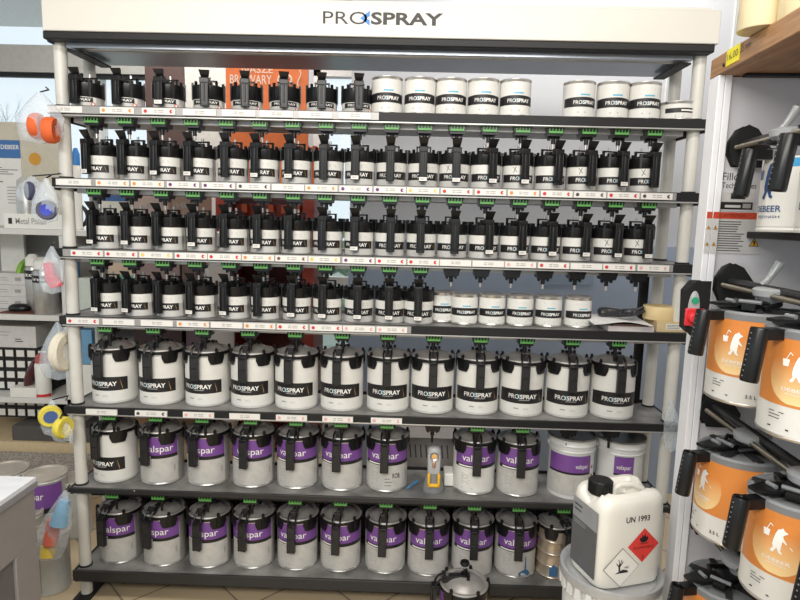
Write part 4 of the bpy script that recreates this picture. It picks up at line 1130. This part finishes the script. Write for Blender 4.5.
# info card
def card(b, w, h):
    xe = w*.14; b.prism([(-w,h*.66),(xe,h*.66),(xe,h*.83),(-w,h*.83)], F0(), mat('card_blue', s('3a6ba4'), .4))
    put_text(b, 'DEBEER', w*-.28, w*.12, h*.745, h*.785, F0(.002), white, .01)
    b.prism([(-w,h*.02),(xe,h*.02),(xe,h*.66),(-w,h*.66)], F0(), paper)
    lines(b, -w*.9, w*.12, h*.50, h*.58, 4, F0(.002), ink, .3); lines(b, -w*.9, w*.0, h*.42, h*.45, 1, F0(.002), ink, .3); lines(b, -w*.2, w*.1, h*.22, h*.4, 6, F0(.002), inkgrey, .3)
    sx_ = at(35,159,Y=YD+.2).x-(at(-30,174,Y=YD+.2).x+w); sz_ = at(35,159,Y=YD+.2).z-(zA1+.001)
    b.prism([(sx_+.033*math.cos(q*PI/12), sz_+.033*math.sin(q*PI/12)) for q in range(24)], F0(.002), mat('gold_sticker', s('c8902c'), .5))
o = item('display_board', -30, 122, 61, 226, YD+.2, .03, mat('board_beige', s('c2bba9'), .5), 'pale display board with a blue header strip standing on the left shelving', 'display', card, zA1+.001)
def mp(b, w, h):
    put_text(b, 'Metal Polish', -w*.6, w*.45, h*.3, h*.72, F0(), inkgrey, .01); b.prism([(-w*.85,h*.3),(-w*.72,h*.3),(-w*.72,h*.7),(-w*.85,h*.7)], F0(), ink)
item('polish_box', 4, 214, 62, 227, YD+.01, .12, whitepl, 'long low white carton lettered Metal Polish on the left shelving', 'box', mp, zA1+.001)
# grinding disc, light bottle behind the bags
def bottle(name, px, pyb, pyt, wpx, Y, m, capm, lab, z0=None, band=None, cap_h=.2, shoulder=.72):
    p = at(px, pyb, Y=Y); z0 = z0 if z0 is not None else p.z; zt1 = at(px, pyt, Y=Y).z; H = zt1-z0
    r = (at(px+wpx/2, pyb, Y=Y).x-at(px-wpx/2, pyb, Y=Y).x)/2
    e = empty(name, (at(px,(pyb+pyt)/2,Y=Y).x, Y, z0)); b = MB()
    hc = H*(1-cap_h)
    b.lathe([(0,0),(r*.95,0),(r,.005),(r,hc*shoulder+hc*.2),(r*.9,hc*.97),(r*.6,hc),(0,hc)], m, 28); 
    b.build('bottle', e)
    c = MB(); c.lathe([(r*.62,hc*.985),(r*.9,hc*.99),(r*.86,H*.93),(r*.4,H),(0,H)], capm, 24); c.build('cap', e)
    if band:
        l = MB(); l.band(r+.001, R(-90), R(90), hc*band[0], hc*band[1], band[2], 20)
        if len(band) > 3: put_text(l, band[3], -r*.6, r*.5, hc*(band[0]*.7+band[1]*.3), hc*(band[0]*.3+band[1]*.7), wrap(r+.0018), white, .01)
        l.build('label', e)
    tag(e, lab, 'bottle'); return e
silver = mat('silver_bottle', (.45,.44,.42), .3, .6)
bottle('dispenser_bottle', 34, 308, 254, 15, YD+.16, silver, whitepl, 'rear silver bottle with cream cap on the middle left shelf', zB1+.001, (.70,.9,ink,'ite'))
bottle('dispenser_bottle', 46, 311, 257, 23, YD+.07, silver, whitepl, 'front silver bottle with cream cap and black label band on the middle left shelf', zB1+.001, (.70,.86,ink,'ine'))
bottle('spray_bottle', 27, 225, 177, 18, YD+.15, silver, frame, 'grey bottle on the upper left shelf behind the hanging bags', zA1+.001)
bottle('cleaner_bottle', 43, 395, 353, 14, YD+.04, whitepl, mat('clear_red_cap', s('b05a58'), .3), 'white cleaner bottle with red cap and red foot on the lower left shelf', zC1+.001, (.02,.1,red))
for k, px in enumerate((66, 76)):
    bottle('touch_up_bottle', px, 170, 147+k, 8, YD+.1, whitepl, blue, ['small white bottle with blue cap right of the post, left one','small white bottle with blue cap right of the post, right one'][k], zA1+.001)
# green polishing pad leaning
b = MB(); hg = .105; p = at(27, 250, Y=YD+.3); p.z = zB1+hg*1.0+.07; T = Matrix.Translation(p) @ Matrix.Rotation(R(85),4,'Z') @ Matrix.Rotation(PI/2,4,'X')
b.lathe([(.001,0),(hg*.96,0),(hg,.006),(hg,.02),(hg*.96,.026),(0,.026)], mat('lime_green', s('86b84a'), .5), 48, T=T); o = b.build('polishing_pad'); tag(o, 'lime green round pad standing on the middle left shelf', 'polishing pad')
b = MB(); p = at(18, 205, Y=YD+.16); b.lathe([(0,0),(.07,0),(.072,.003),(0,.004)], mat('lime_disc', s('a0b878'), .4), 32, T=Matrix.Translation((at(18,205,Y=YD+.12).x, YD+.16, zA1+.058+.0)) @ Matrix.Rotation(R(14),4,'X')); o = b.build('green_disc')
o.location.z = 0; tag(o, 'pale green disc lying on the polish carton, left of the bagged pads', 'disc')
# stacked white boxes
for k in range(3):
    def wb(b, w, h): lines(b, -w*.2, w*.3, h*.3, h*.7, 2, F0(), inkgrey, .25); b.prism([(w*.45,h*.35),(w*.7,h*.35),(w*.7,h*.65),(w*.45,h*.65)], F0(), inkgrey); b.prism([(-w*.7+.02*math.cos(t*PI/6),h*.5+.015*math.sin(t*PI/6)) for t in range(12)], F0(), mat('dull_red', s('a04540'), .5))
    hz = .065
    o = item('abrasive_box', -22, 290, 27, 300, YD+.08, .2, mat('box_white', (.62,.6,.58), .5), 'flat white carton, %s of the stack of three on the middle left shelf' % ['lowest','middle one','topmost'][k], 'box', None, None)
    bpy.data.objects.remove(o)
    a = at(-22,280,Y=YD+.18); c = at(27,280,Y=YD+.18); w = (c.x-a.x)/2; b = MB(); b.box(-w,w,0,.22,0,hz,mat('box_white', (.62,.6,.58), .5)); wb(b,w,hz)
    o = b.build('abrasive_box', loc=((a.x+c.x)/2+.004*k, YD+.18, zB1+.002+k*(hz+.001)), bevel=.001); tag(o, 'flat white carton, %s of the stack of three on the middle left shelf' % ['lowest','middle one','topmost'][k], 'box', 'white cartons stacked on the shelf')
item('wall_panel_card', 0, 232, 24, 262, YD+.3, .02, paper, 'white card with grey stripe standing behind the white cartons', 'card', None, zB1+.002)
# mat + sanding block
b = MB(); v0 = at(8,315,Y=YD+.03); b.box(v0.x-.05,v0.x+.15,YD+.02,YD+.18,zB1+.001,zB1+.005,mat('brown_mat', s('6a3a2e'), .6)); o = b.build('abrasive_sheet'); tag(o, 'brown abrasive sheet on the middle left shelf', 'sandpaper')
b = MB(); b.lathe([(0,0),(.045,0),(.05,.012),(.045,.026),(.03,.036),(0,.038)], black, 24, sx=1.2, sy=.8); o = b.build('sanding_block', loc=(at(20,312,Y=YD+.1).x, YD+.1, zB1+.0055)); tag(o, 'black sanding block on the brown abrasive sheet', 'sanding block')
# carton + drawers on lower shelf
def cb(b, w, h): lines(b, -w*.5, w*.4, h*.5, h*.8, 2, F0(), inkgrey, .2); lines(b, w*.3, w*.6, h*.25, h*.45, 2, F0(), ink, .4)
zdr = at(20,352,Y=YD+.03).z
item('parts_carton', -24, 326, 36, 352, YD+.12, .25, mat('box_white', (.62,.6,.58), .5), 'white printed carton on top of the black drawer block', 'box', cb, zdr+.002)
def drawers(name, px0, px1, z0, z1, cols, rows, lab):
    a = at(px0,370,Y=YD+.02).x; c = at(px1,370,Y=YD+.02).x
    e = empty(name, ((a+c)/2, YD+.12, z0)); w = (c-a)/2; b = MB(); b.box(-w,w,.004,.27,0,z1-z0,blackm); b.build('casing', e)
    cw_ = 2*w/cols; rh = (z1-z0)/rows
    for i in range(cols):
        for j in range(rows):
            q = MB(); x = -w+cw_*i; z = rh*j
            q.box(x+.004,x+cw_-.004,.0,.004,z+.004,z+rh-.004,darkhandle); q.box(x+cw_*.15,x+cw_*.85,-.002,0,z+rh*.2,z+rh*.8,lablpaper); q.build('drawer', e)
    tag(e, lab, 'drawers'); return e
drawers('drawer_block', -19, 37, zC1+.002, zdr, 5, 4, 'black drawer block with white label fields on the lower left shelf')
zp = zbase+.001
drawers('drawer_block', -19, 32, at(20,424,Y=YD+.02).z, zC1-.032, 5, 2, 'black drawer block hanging under the lower left shelf board')
# polisher pad dark red
b = MB(); p = at(28, 376, Y=YD+.03); T = Matrix.Translation((p.x, YD+.06, p.z)) @ Matrix.Rotation(R(20),4,'Y') @ Matrix.Scale(.34,4,(1,0,0))
b.lathe([(0,-.075),(.05,-.07),(.075,-.03),(.078,0),(.075,.03),(.05,.08),(0,.09)], mat('dark_maroon', s('4a1c22'), .3, coat=.4), 28, T=T, sy=.5); o = b.build('buffing_shell'); tag(o, 'dark maroon tapered shell leaning in front of the drawer block', 'tool')
item('flat_box', 10, 388, 36, 396, YD-.0, .1, whitepl, 'flat white box at the front of the lower left shelf', 'box', None, zC1+.001)
item('tray', 12, 427, 92, 440, YD+.02, .3, mat('tray_dark', (.08,.075,.07), .5), 'dark tray on the beige plinth at lower left', 'tray', None, zbase+.001)
item('light_tray', -20, 424, 22, 437, YD-.08, .06, frame, 'light grey slanted tray at the far left above the speckled plinth', 'tray', None, .151) if False else None
# boxes seen in the gaps behind the tins
gaps = [('jar', 103,127, 193, YD+.1, zA1, mat('jar_label', (.6,.58,.5), .5), 'white tub with blue band seen above the third row, far left'),
        ('carton', 133,168, 190, YD+.06, zA1, mat('beige_carton', s('b09a90'), .6), 'beige carton lettered 3 x 400 ml seen above the third row'),
        ('carton', 169,199, 188, YD+.08, zA1, mat('brown_carton', s('92796a'), .6), 'brown carton to the right of the 3 x 400 ml one'),
        ('carton', 108,134, 262, YD+.08, zB1, mat('cream_carton', s('c9b39c'), .6), 'cream carton with green stripe seen above the fourth row'),
        ('carton', 136,180, 262, YD+.1, zB1, mat('rose_carton', s('96807c'), .6), 'rose-brown carton seen above the fourth row'),
        ('carton', 182,206, 262, YD+.1, zB1, mat('dark_carton', s('6e5750'), .6), 'dark brown carton above the fourth row, next to the red cabinet'),
        ('carton', 134,182, 328, YD+.1, zC1, mat('maroon_box', s('35201f'), .6), 'very dark carton seen above the large white tins'),
        ('carton', 186,206, 328, YD+.12, zC1, mat('mauve_box', s('6b5660'), .6), 'mauve carton seen above the large white tins'),
        ('carton', 114,160, 412, YD+.12, zbase, mat('tan_box', s('8a6a50'), .6), 'brown cardboard box seen above the purple row, left one'),
        ('carton', 163,205, 412, YD+.14, zbase, mat('tan_box2', s('7c5c46'), .6), 'brown cardboard box seen above the purple row, right one')]
for nm, p0, p1, py, Y, z0, m, lab in gaps:
    def gfn(b, w, h, lab=lab):
        if '3 x' in lab: put_text(b, '3 x 400 ml', -w*.75, w*.6, h*.55, h*.68, F0(), inkgrey, .01)
        if 'blue band' in lab: b.prism([(-w,h*.78),(w,h*.78),(w,h*.95),(-w,h*.95)], F0(), mat('navy_print2', s('31568c'), .4))
        if 'green' in lab: b.prism([(-w*.2,h*.6),(w,h*.6),(w,h*.75),(-w*.2,h*.75)], F0(), mat('teal_print', s('4f9a80'), .4))
    item(nm, p0, py, p1, py+30, Y, .2, m, lab, 'box', gfn, z0+.002)
# grinding ring + black ring hung behind the post
def ring(px, py, Y, r0, r1, m, lab, rz=R(50)):
    b = MB(); p = at(px, py, Y=Y); T = Matrix.Rotation(rz,4,'Z') @ Matrix.Rotation(PI/2,4,'X')
    b.tube([(r0*math.cos(t), r0*math.sin(t), 0) for t in [2*PI*k/32 for k in range(32)]], r1, m, 10, T=T, closed=True); o = b.build('rubber_ring', loc=p); tag(o, lab, 'ring'); return o
ring(75, 207, YD-.0+.1, .06, .010, black, 'black rubber ring behind the left post near the second gap', R(10)).location.z = zA1+.072
o = item('blue_pack', 78, 330, 92, 362, YD-.0+.02, .1, mat('sky_blue_pack', s('6c9cc0'), .4), 'blue package behind the left post above the large tins', 'package', None, at(85,364,Y=YD+.02).z)
o = item('white_box', 70, 365, 96, 398, YD+.01, .14, whitepl, 'white box under the blue package behind the left post', 'box', None, zC1+.002)
o = item('blue_can', 71, 262, 77, 300, YD+.02, .035, mat('blue_plastic', s('3f80bc'), .4), 'blue canister behind the left post on the middle shelf', 'canister', None, zB1+.002)
o = item('white_canister', 78, 278, 92, 316, YD+.03, .08, mat('mint_canister', s('c8cfc6'), .4), 'pale green-white canister right of the left post', 'canister', None, zB1+.002)

# ------------------------------------------------------------------ hanging clear bags on the left post
def bag(name, px, py0, py1, wpx, Y, lab, tilt=0., knot=None):
    """clear film bag: top pixel py0, bottom py1"""
    top = at(px, py0, Y=Y); bot = at(px+tilt, py1, Y=Y); H = top.z-bot.z; w = wpx/283*.5
    e = empty(name, (bot.x, Y, bot.z)); tag(e, lab, 'bag')
    prof = [(0,.1,.06),(.06,.8,.4),(.25,1,.8),(.5,1,.9),(.7,.75,.7),(.88,.35,.4),(1.,.12,.1)]
    b = MB(); n = 28; vs = []; fs = []; rng = random.Random(px)
    ph = [rng.uniform(0,6) for _ in range(8)]
    for i, (t, kx, ky) in enumerate(prof):
        cx = (top.x-bot.x)*t
        for j in range(n):
            a = 2*PI*j/n; wr = 1+.07*math.sin(5*a+ph[i])+.04*math.sin(9*a+ph[(i+3)%8])
            vs.append((cx+w*kx*wr*math.cos(a), w*.55*ky*wr*math.sin(a), H*t))
    for i in range(len(prof)-1):
        for j in range(n): fs.append((i*n+j,i*n+(j+1)%n,(i+1)*n+(j+1)%n,(i+1)*n+j))
    b.add(vs, fs, film); b.build('film', e)
    k = MB(); tx = top.x-bot.x; px_ = -PX-.0-bot.x
    k.tube([(tx,0,H),(px_-.02,.02-.0,H+.012),(px_+.0,-.03+.0,H+.010)], .0025, black, 6)
    k.build('tie', e)
    return e
def pad(kind, px, py, Y, r, th, m, lab, rz=0, tx=0, hub=None):
    p = at(px, py, Y=Y); T = Matrix.Rotation(rz,4,'Z') @ Matrix.Rotation(PI/2+tx,4,'X')
    b = MB(); b.lathe([(0,0),(r*.9,0),(r,th*.25),(r,th*.75),(r*.9,th),(r*.5,th*.95),(r*.45,th*.8),(0,th*.8)], m, 32, T=T)
    o = b.build(kind, loc=p)
    if hub:
        b = MB(); b.lathe([(0,th*.82),(r*.55,th*.82),(r*.58,th*1.04),(r*.3,th*1.0),(0,th*1.0)], hub, 24, T=T); b.build('hub', o)
    tag(o, lab, 'polishing pad'); return o
foam = lambda n, c: mat(n, s(c), .7, bump=.5, scale=120)
bag('clear_bag', 40, 92, 144, 44, -.02, 'clear bag with two orange pads hanging from the top shelf corner')
pad('foam_pad', 32, 126, -.02, .044, .034, foam('orange_foam','d8612c'), 'left orange foam pad in the top clear bag', R(98))
pad('foam_pad', 45, 130, -.05, .044, .036, foam('orange_foam','d8612c'), 'right orange foam pad in the top clear bag', R(100))
bag('clear_bag', 32, 176, 203, 32, .03, 'left clear bag with a dark pad hanging from the second shelf corner')
pad('foam_pad', 33, 191, .03, .034, .02, foam('navy_foam','3a3e58'), 'dark navy pad in the left bag by the second shelf', R(-40))
bag('clear_bag', 46, 178, 223, 26, -.03, 'front clear bag with a blue-centred pad hanging from the second shelf corner')
pad('foam_pad', 48, 210, -.03, .034, .02, foam('slate_foam','4a4a60'), 'grey pad with blue centre in the front bag by the second shelf', R(15), 0, mat('cobalt', s('2c3cae'), .4))
bag('clear_bag', 52, 246, 294, 24, -.03, 'clear bag with a red piece hanging from the third shelf corner')
b = MB(); p = at(54, 277, Y=-.03); b.add([(-.026,-.012,.045),(-.004,-.012,.05),(.004,-.014,.01),(.030,-.012,-.025),(-.005,-.012,-.035),(-.02,-.012,-.01)]+[(-.026,.012,.045),(-.004,.012,.05),(.004,.014,.01),(.030,.012,-.025),(-.005,.012,-.035),(-.02,.012,-.01)],
   [(0,1,2,3,4,5),(6,7,8,9,10,11)]+[(i,(i+1)%6,6+(i+1)%6,6+i) for i in range(6)], foam('crimson_foam','cc3a4c')); o = b.build('red_pad', loc=p, bevel=.004); tag(o, 'crimson L-shaped piece in the bag at the third shelf', 'pad')
bag('clear_bag', 58, 322, 380, 36, .06, 'milky bag with a cream wool pad behind the left post')
pad('wool_pad', 60, 351, .05, .075, .035, foam('cream_wool','d9d2c0'), 'cream wool pad in the bag behind the left post', R(85))
bag('clear_bag', 52, 400, 436, 22, -.0, 'clear bag with a yellow blue-centred pad, upper one beside the left post')
pad('foam_pad', 50, 415, -.0, .040, .028, foam('yellow_foam','e0cf50'), 'upper yellow pad with blue centre in a bag by the left post', R(35), 0, mat('cobalt2', s('4a6296'), .4))
bag('clear_bag', 62, 418, 442, 22, -.04, 'clear bag with a yellow pad, lower one against the left post')
pad('foam_pad', 60, 427, -.04, .040, .028, foam('yellow_foam','e0cf50'), 'lower yellow pad in a bag against the left post', R(75))
# lower bag with cones
bag('clear_bag', 66, 490, 562, 34, -.02, 'clear bag with blue, red and yellow foam cones hanging from the lower left corner', -20)
def cone(px, py, px2, py2, r0, r1, m, lab):
    a = at(px,py,Y=-.02); c = at(px2,py2,Y=-.03); b = MB(); b.tube([Vector((0,0,0)), (c-a)*.5, c-a], [r0,(r0+r1)/2,r1], m, 20); o = b.build('foam_cone', loc=a); tag(o, lab, 'foam cone')
cone(65, 500, 59, 524, .018, .034, foam('blue_foam','8ab8d8'), 'pale blue foam cone at the top of the lower left bag')
cone(54, 520, 50, 544, .024, .026, foam('coral_foam','dc7058'), 'coral foam cone in the middle of the lower left bag')
cone(49, 546, 47, 557, .028, .024, foam('lemon_foam','e8cc58'), 'yellow foam piece at the bottom of the lower left bag')
# plastic wrap on the right post
bag('clear_bag', 671, 398, 452, 16, -.0, 'crumpled clear bag at the right post beside the fifth shelf')
# correct tie of this one: shorten
for o in list(bpy.data.objects):
    if o.name.startswith('tie') and o.parent and 'right post' in o.parent.get('label',''): bpy.data.objects.remove(o)

# ------------------------------------------------------------------ lower left: pails + desk
def lp(px, pyb, r, H, Y, lab, purple_=False, redm_=False):
    e = empty('paint_pail', (at(px, pyb, Y=Y).x, Y, 0)); b = MB(); wm = mat('pail_grey_white', (.55,.56,.54), .35, .15)
    b.lathe([(0,.001),(r-.002,0),(r,.004),(r-.001,.008),(r-.001,H-.02),(r+.003,H-.014),(r,H-.01),(r+.001,H-.003),(r+.003,H)], wm, 48)
    b.band(r+.0005, R(-1.5), R(1.5), .01, H-.02, inkgrey, 1); b.build('pail', e)
    b = MB(); b.lathe([(r+.004,H-.003),(r+.002,H+.003),(r-.006,H+.003),(r-.010,H-.004),(0,H-.005)], mat('dusty_lid', (.42,.38,.33), .5, .2, var=.2, scale=12), 48); b.build('lid', e)
    if purple_:
        l = MB(); l.band(r+.0012, R(-80), R(75), H*.60, H*.93, purple, 24); l.band(r+.0016, R(-80), R(75), H*.53, H*.6, ink, 24); put_text(l, 'valspar', -.085, .02, H*.70, H*.83, wrap(r+.002, R(12)), white, .006); l.build('label', e)
    if redm_:
        l = MB(); l.band(r+.0012, R(-60), R(60), H*.45, H*.85, paper, 24)
        l.tube([wrap(r+.002, R(15))(.026*math.cos(t), H*.65+.026*math.sin(t)) for t in [k*PI/8 for k in range(16)]], .004, red, 6, closed=True); l.build('label', e)
    tag(e, lab, 'pail')
lp(47, 500, .088, .325, .42, 'purple-labelled pail left of the rack, under the hanging pads', True)
lp(8, 500, .095, .275, .56, 'pail at the far left half hidden by the grey desk', True)
lp(51, 560, .070, .235, .09, 'plain grey-white pail under the bag of foam cones')
lp(30, 560, .06, .2, .30, 'small white pail with a red ring mark between the desk and the plain pail', False, True)
lp(72, 470, .075, .27, .50, 'pail behind the left post with a dusty lid')
# desk
zdk = .74
pc = at(36, 477, Z=zdk); e = empty('desk', (pc.x, pc.y, 0)); tag(e, 'grey desk with a white top at the lower left corner', 'desk')
b = MB(); b.box(-.9,0,-1.0,0,zdk-.012,zdk,mat('desk_white', (.74,.76,.8), .35)); b.box(-.9,.002,-1.0,.002,zdk-.03,zdk-.012,mat('desk_edge', (.25,.25,.27), .5)); b.build('tabletop', e)
dgm = mat('desk_grey', (.27,.25,.245), .5, var=.03); dgd = mat('desk_dark', (.13,.125,.125), .5)
b = MB(); b.box(-.88,-.004,-.98,-.004,zdk-.19,zdk-.031,dgm); b.box(-.03,-.004,-.10,-.004,0,zdk-.19,dgm); b.build('frame', e, bevel=.002)
b = MB(); b.box(-.88,-.012,-.98,-.10,0.0,zdk-.191,dgd); b.build('drawer_unit', e)

# rack foot and flat board under it
for sx in (-1, 1):
    b = MB(); b.box(sx*PX-.03, sx*PX+.03, -.12, .28, .0, .012, blackm); b.build('foot', rack)

# ------------------------------------------------------------------ outdoors: bare tree and hedge
def tree(x, y, H, seed, lab):
    rng = random.Random(seed); b = MB(); bm = mat('bare_twigs', (.42,.47,.47), .8)
    def br(p, d, L, r, dep):
        q = p+d*L; b.tube([p, (p+q)/2+Vector((rng.uniform(-.03,.03)*L,0,0)), q], [r, r*.8, r*.6], bm, 5)
        if dep == 0: return
        for k in range(3 if dep > 1 else 4):
            nd = (d+Vector((rng.uniform(-.6,.6), rng.uniform(-.5,.5), rng.uniform(-.1,.5)))).normalized(); br(p+d*L*rng.uniform(.55,1), nd, L*rng.uniform(.6,.8), r*.55, dep-1)
    br(Vector((0,0,0)), Vector((0,0,1)), H*.35, H*.012, 5)
    o = b.build('bare_tree', loc=(x,y,0)); tag(o, lab, 'tree')
tr = at(15, 200, Y=9.); tree(tr.x, 9., 3.6, 3, 'bare tree outside the left window')
b = MB(); b.box(-30,12,5.0,30,-.4,-.05,mat('outside_ground', (.35,.4,.33), .9)); struct('ground', b)
tr = at(333, 300, Y=8.)
b = MB(); rng = random.Random(5)
for k in range(90):
    v = Vector((rng.uniform(-.9,.9), rng.uniform(-.3,.3), rng.uniform(.05,1.3))); b.lathe([(0,-.1),(.11,-.05),(.12,.04),(0,.1)], mat('hedge_green', (.2,.34,.2), .8, var=.3), 6, T=Matrix.Translation(v) @ Matrix.Rotation(rng.uniform(0,3),4,'X'))
o = b.build('hedge', loc=(tr.x, 8., 0)); tag(o, 'green hedge outside the glazed door', 'hedge')

# ------------------------------------------------------------------ light
w = bpy.data.worlds.new('world'); scn.world = w; w.use_nodes = True
bg = w.node_tree.nodes['Background']; bg.inputs['Color'].default_value = (.80,.92,1.0,1); bg.inputs['Strength'].default_value = 1.2
def area(name, loc, size, sy, power, rot, col=(1,.96,.9)):
    l = bpy.data.lights.new(name, 'AREA'); l.shape = 'RECTANGLE'; l.size = size; l.size_y = sy; l.energy = power; l.color = col
    o = bpy.data.objects.new(name, l); COL.objects.link(o); o.location = loc; o.rotation_euler = rot; return o
area('ceiling_or_fill_lamp', (.2,-1.3,2.93), 2.8, .35, 42, (R(6),0,0))
area('ceiling_or_fill_lamp', (-.3,-3.3,2.7), 3.2, .6, 105, (R(42),0,0))  # tilted fill lamp added to stand in for light from the front windows
area('ceiling_or_fill_lamp', (-1.2,1.5,2.93), 1.8, .4, 30, (0,0,0))
area('ceiling_or_fill_lamp', (1.0,.75,2.93), 1.6, .3, 20, (0,0,0))
struct('ceiling', MB().box(-4.5,2.7,-4.6,3.0,3.0,3.06,ceilm))
b = MB(); b.box(-4.5,2.7,-4.6,-4.5,0,.8,wallm); b.box(-4.5,2.7,-4.6,-4.5,2.6,3.0,wallm)
for x in (-4.5,-2.6,-.5,1.6): b.box(x,x+(.9 if x > 1 else .25),-4.6,-4.5,.8,2.6,wallm)
struct('wall_front', b)
b = MB(); b.box(-4.6,-4.5,-4.6,3.0,0,.8,wallm); b.box(-4.6,-4.5,-4.6,3.0,2.7,3.0,wallm)
for y in (-4.6,-2.5,-.3,1.9): b.box(-4.6,-4.5,y,y+.3,.8,2.7,wallm)
struct('wall_left', b)
scn.view_settings.view_transform = 'Standard'; scn.view_settings.look = 'None'; scn.view_settings.gamma = 1; scn.view_settings.exposure = -0.15
scn.view_settings.use_curve_mapping = False
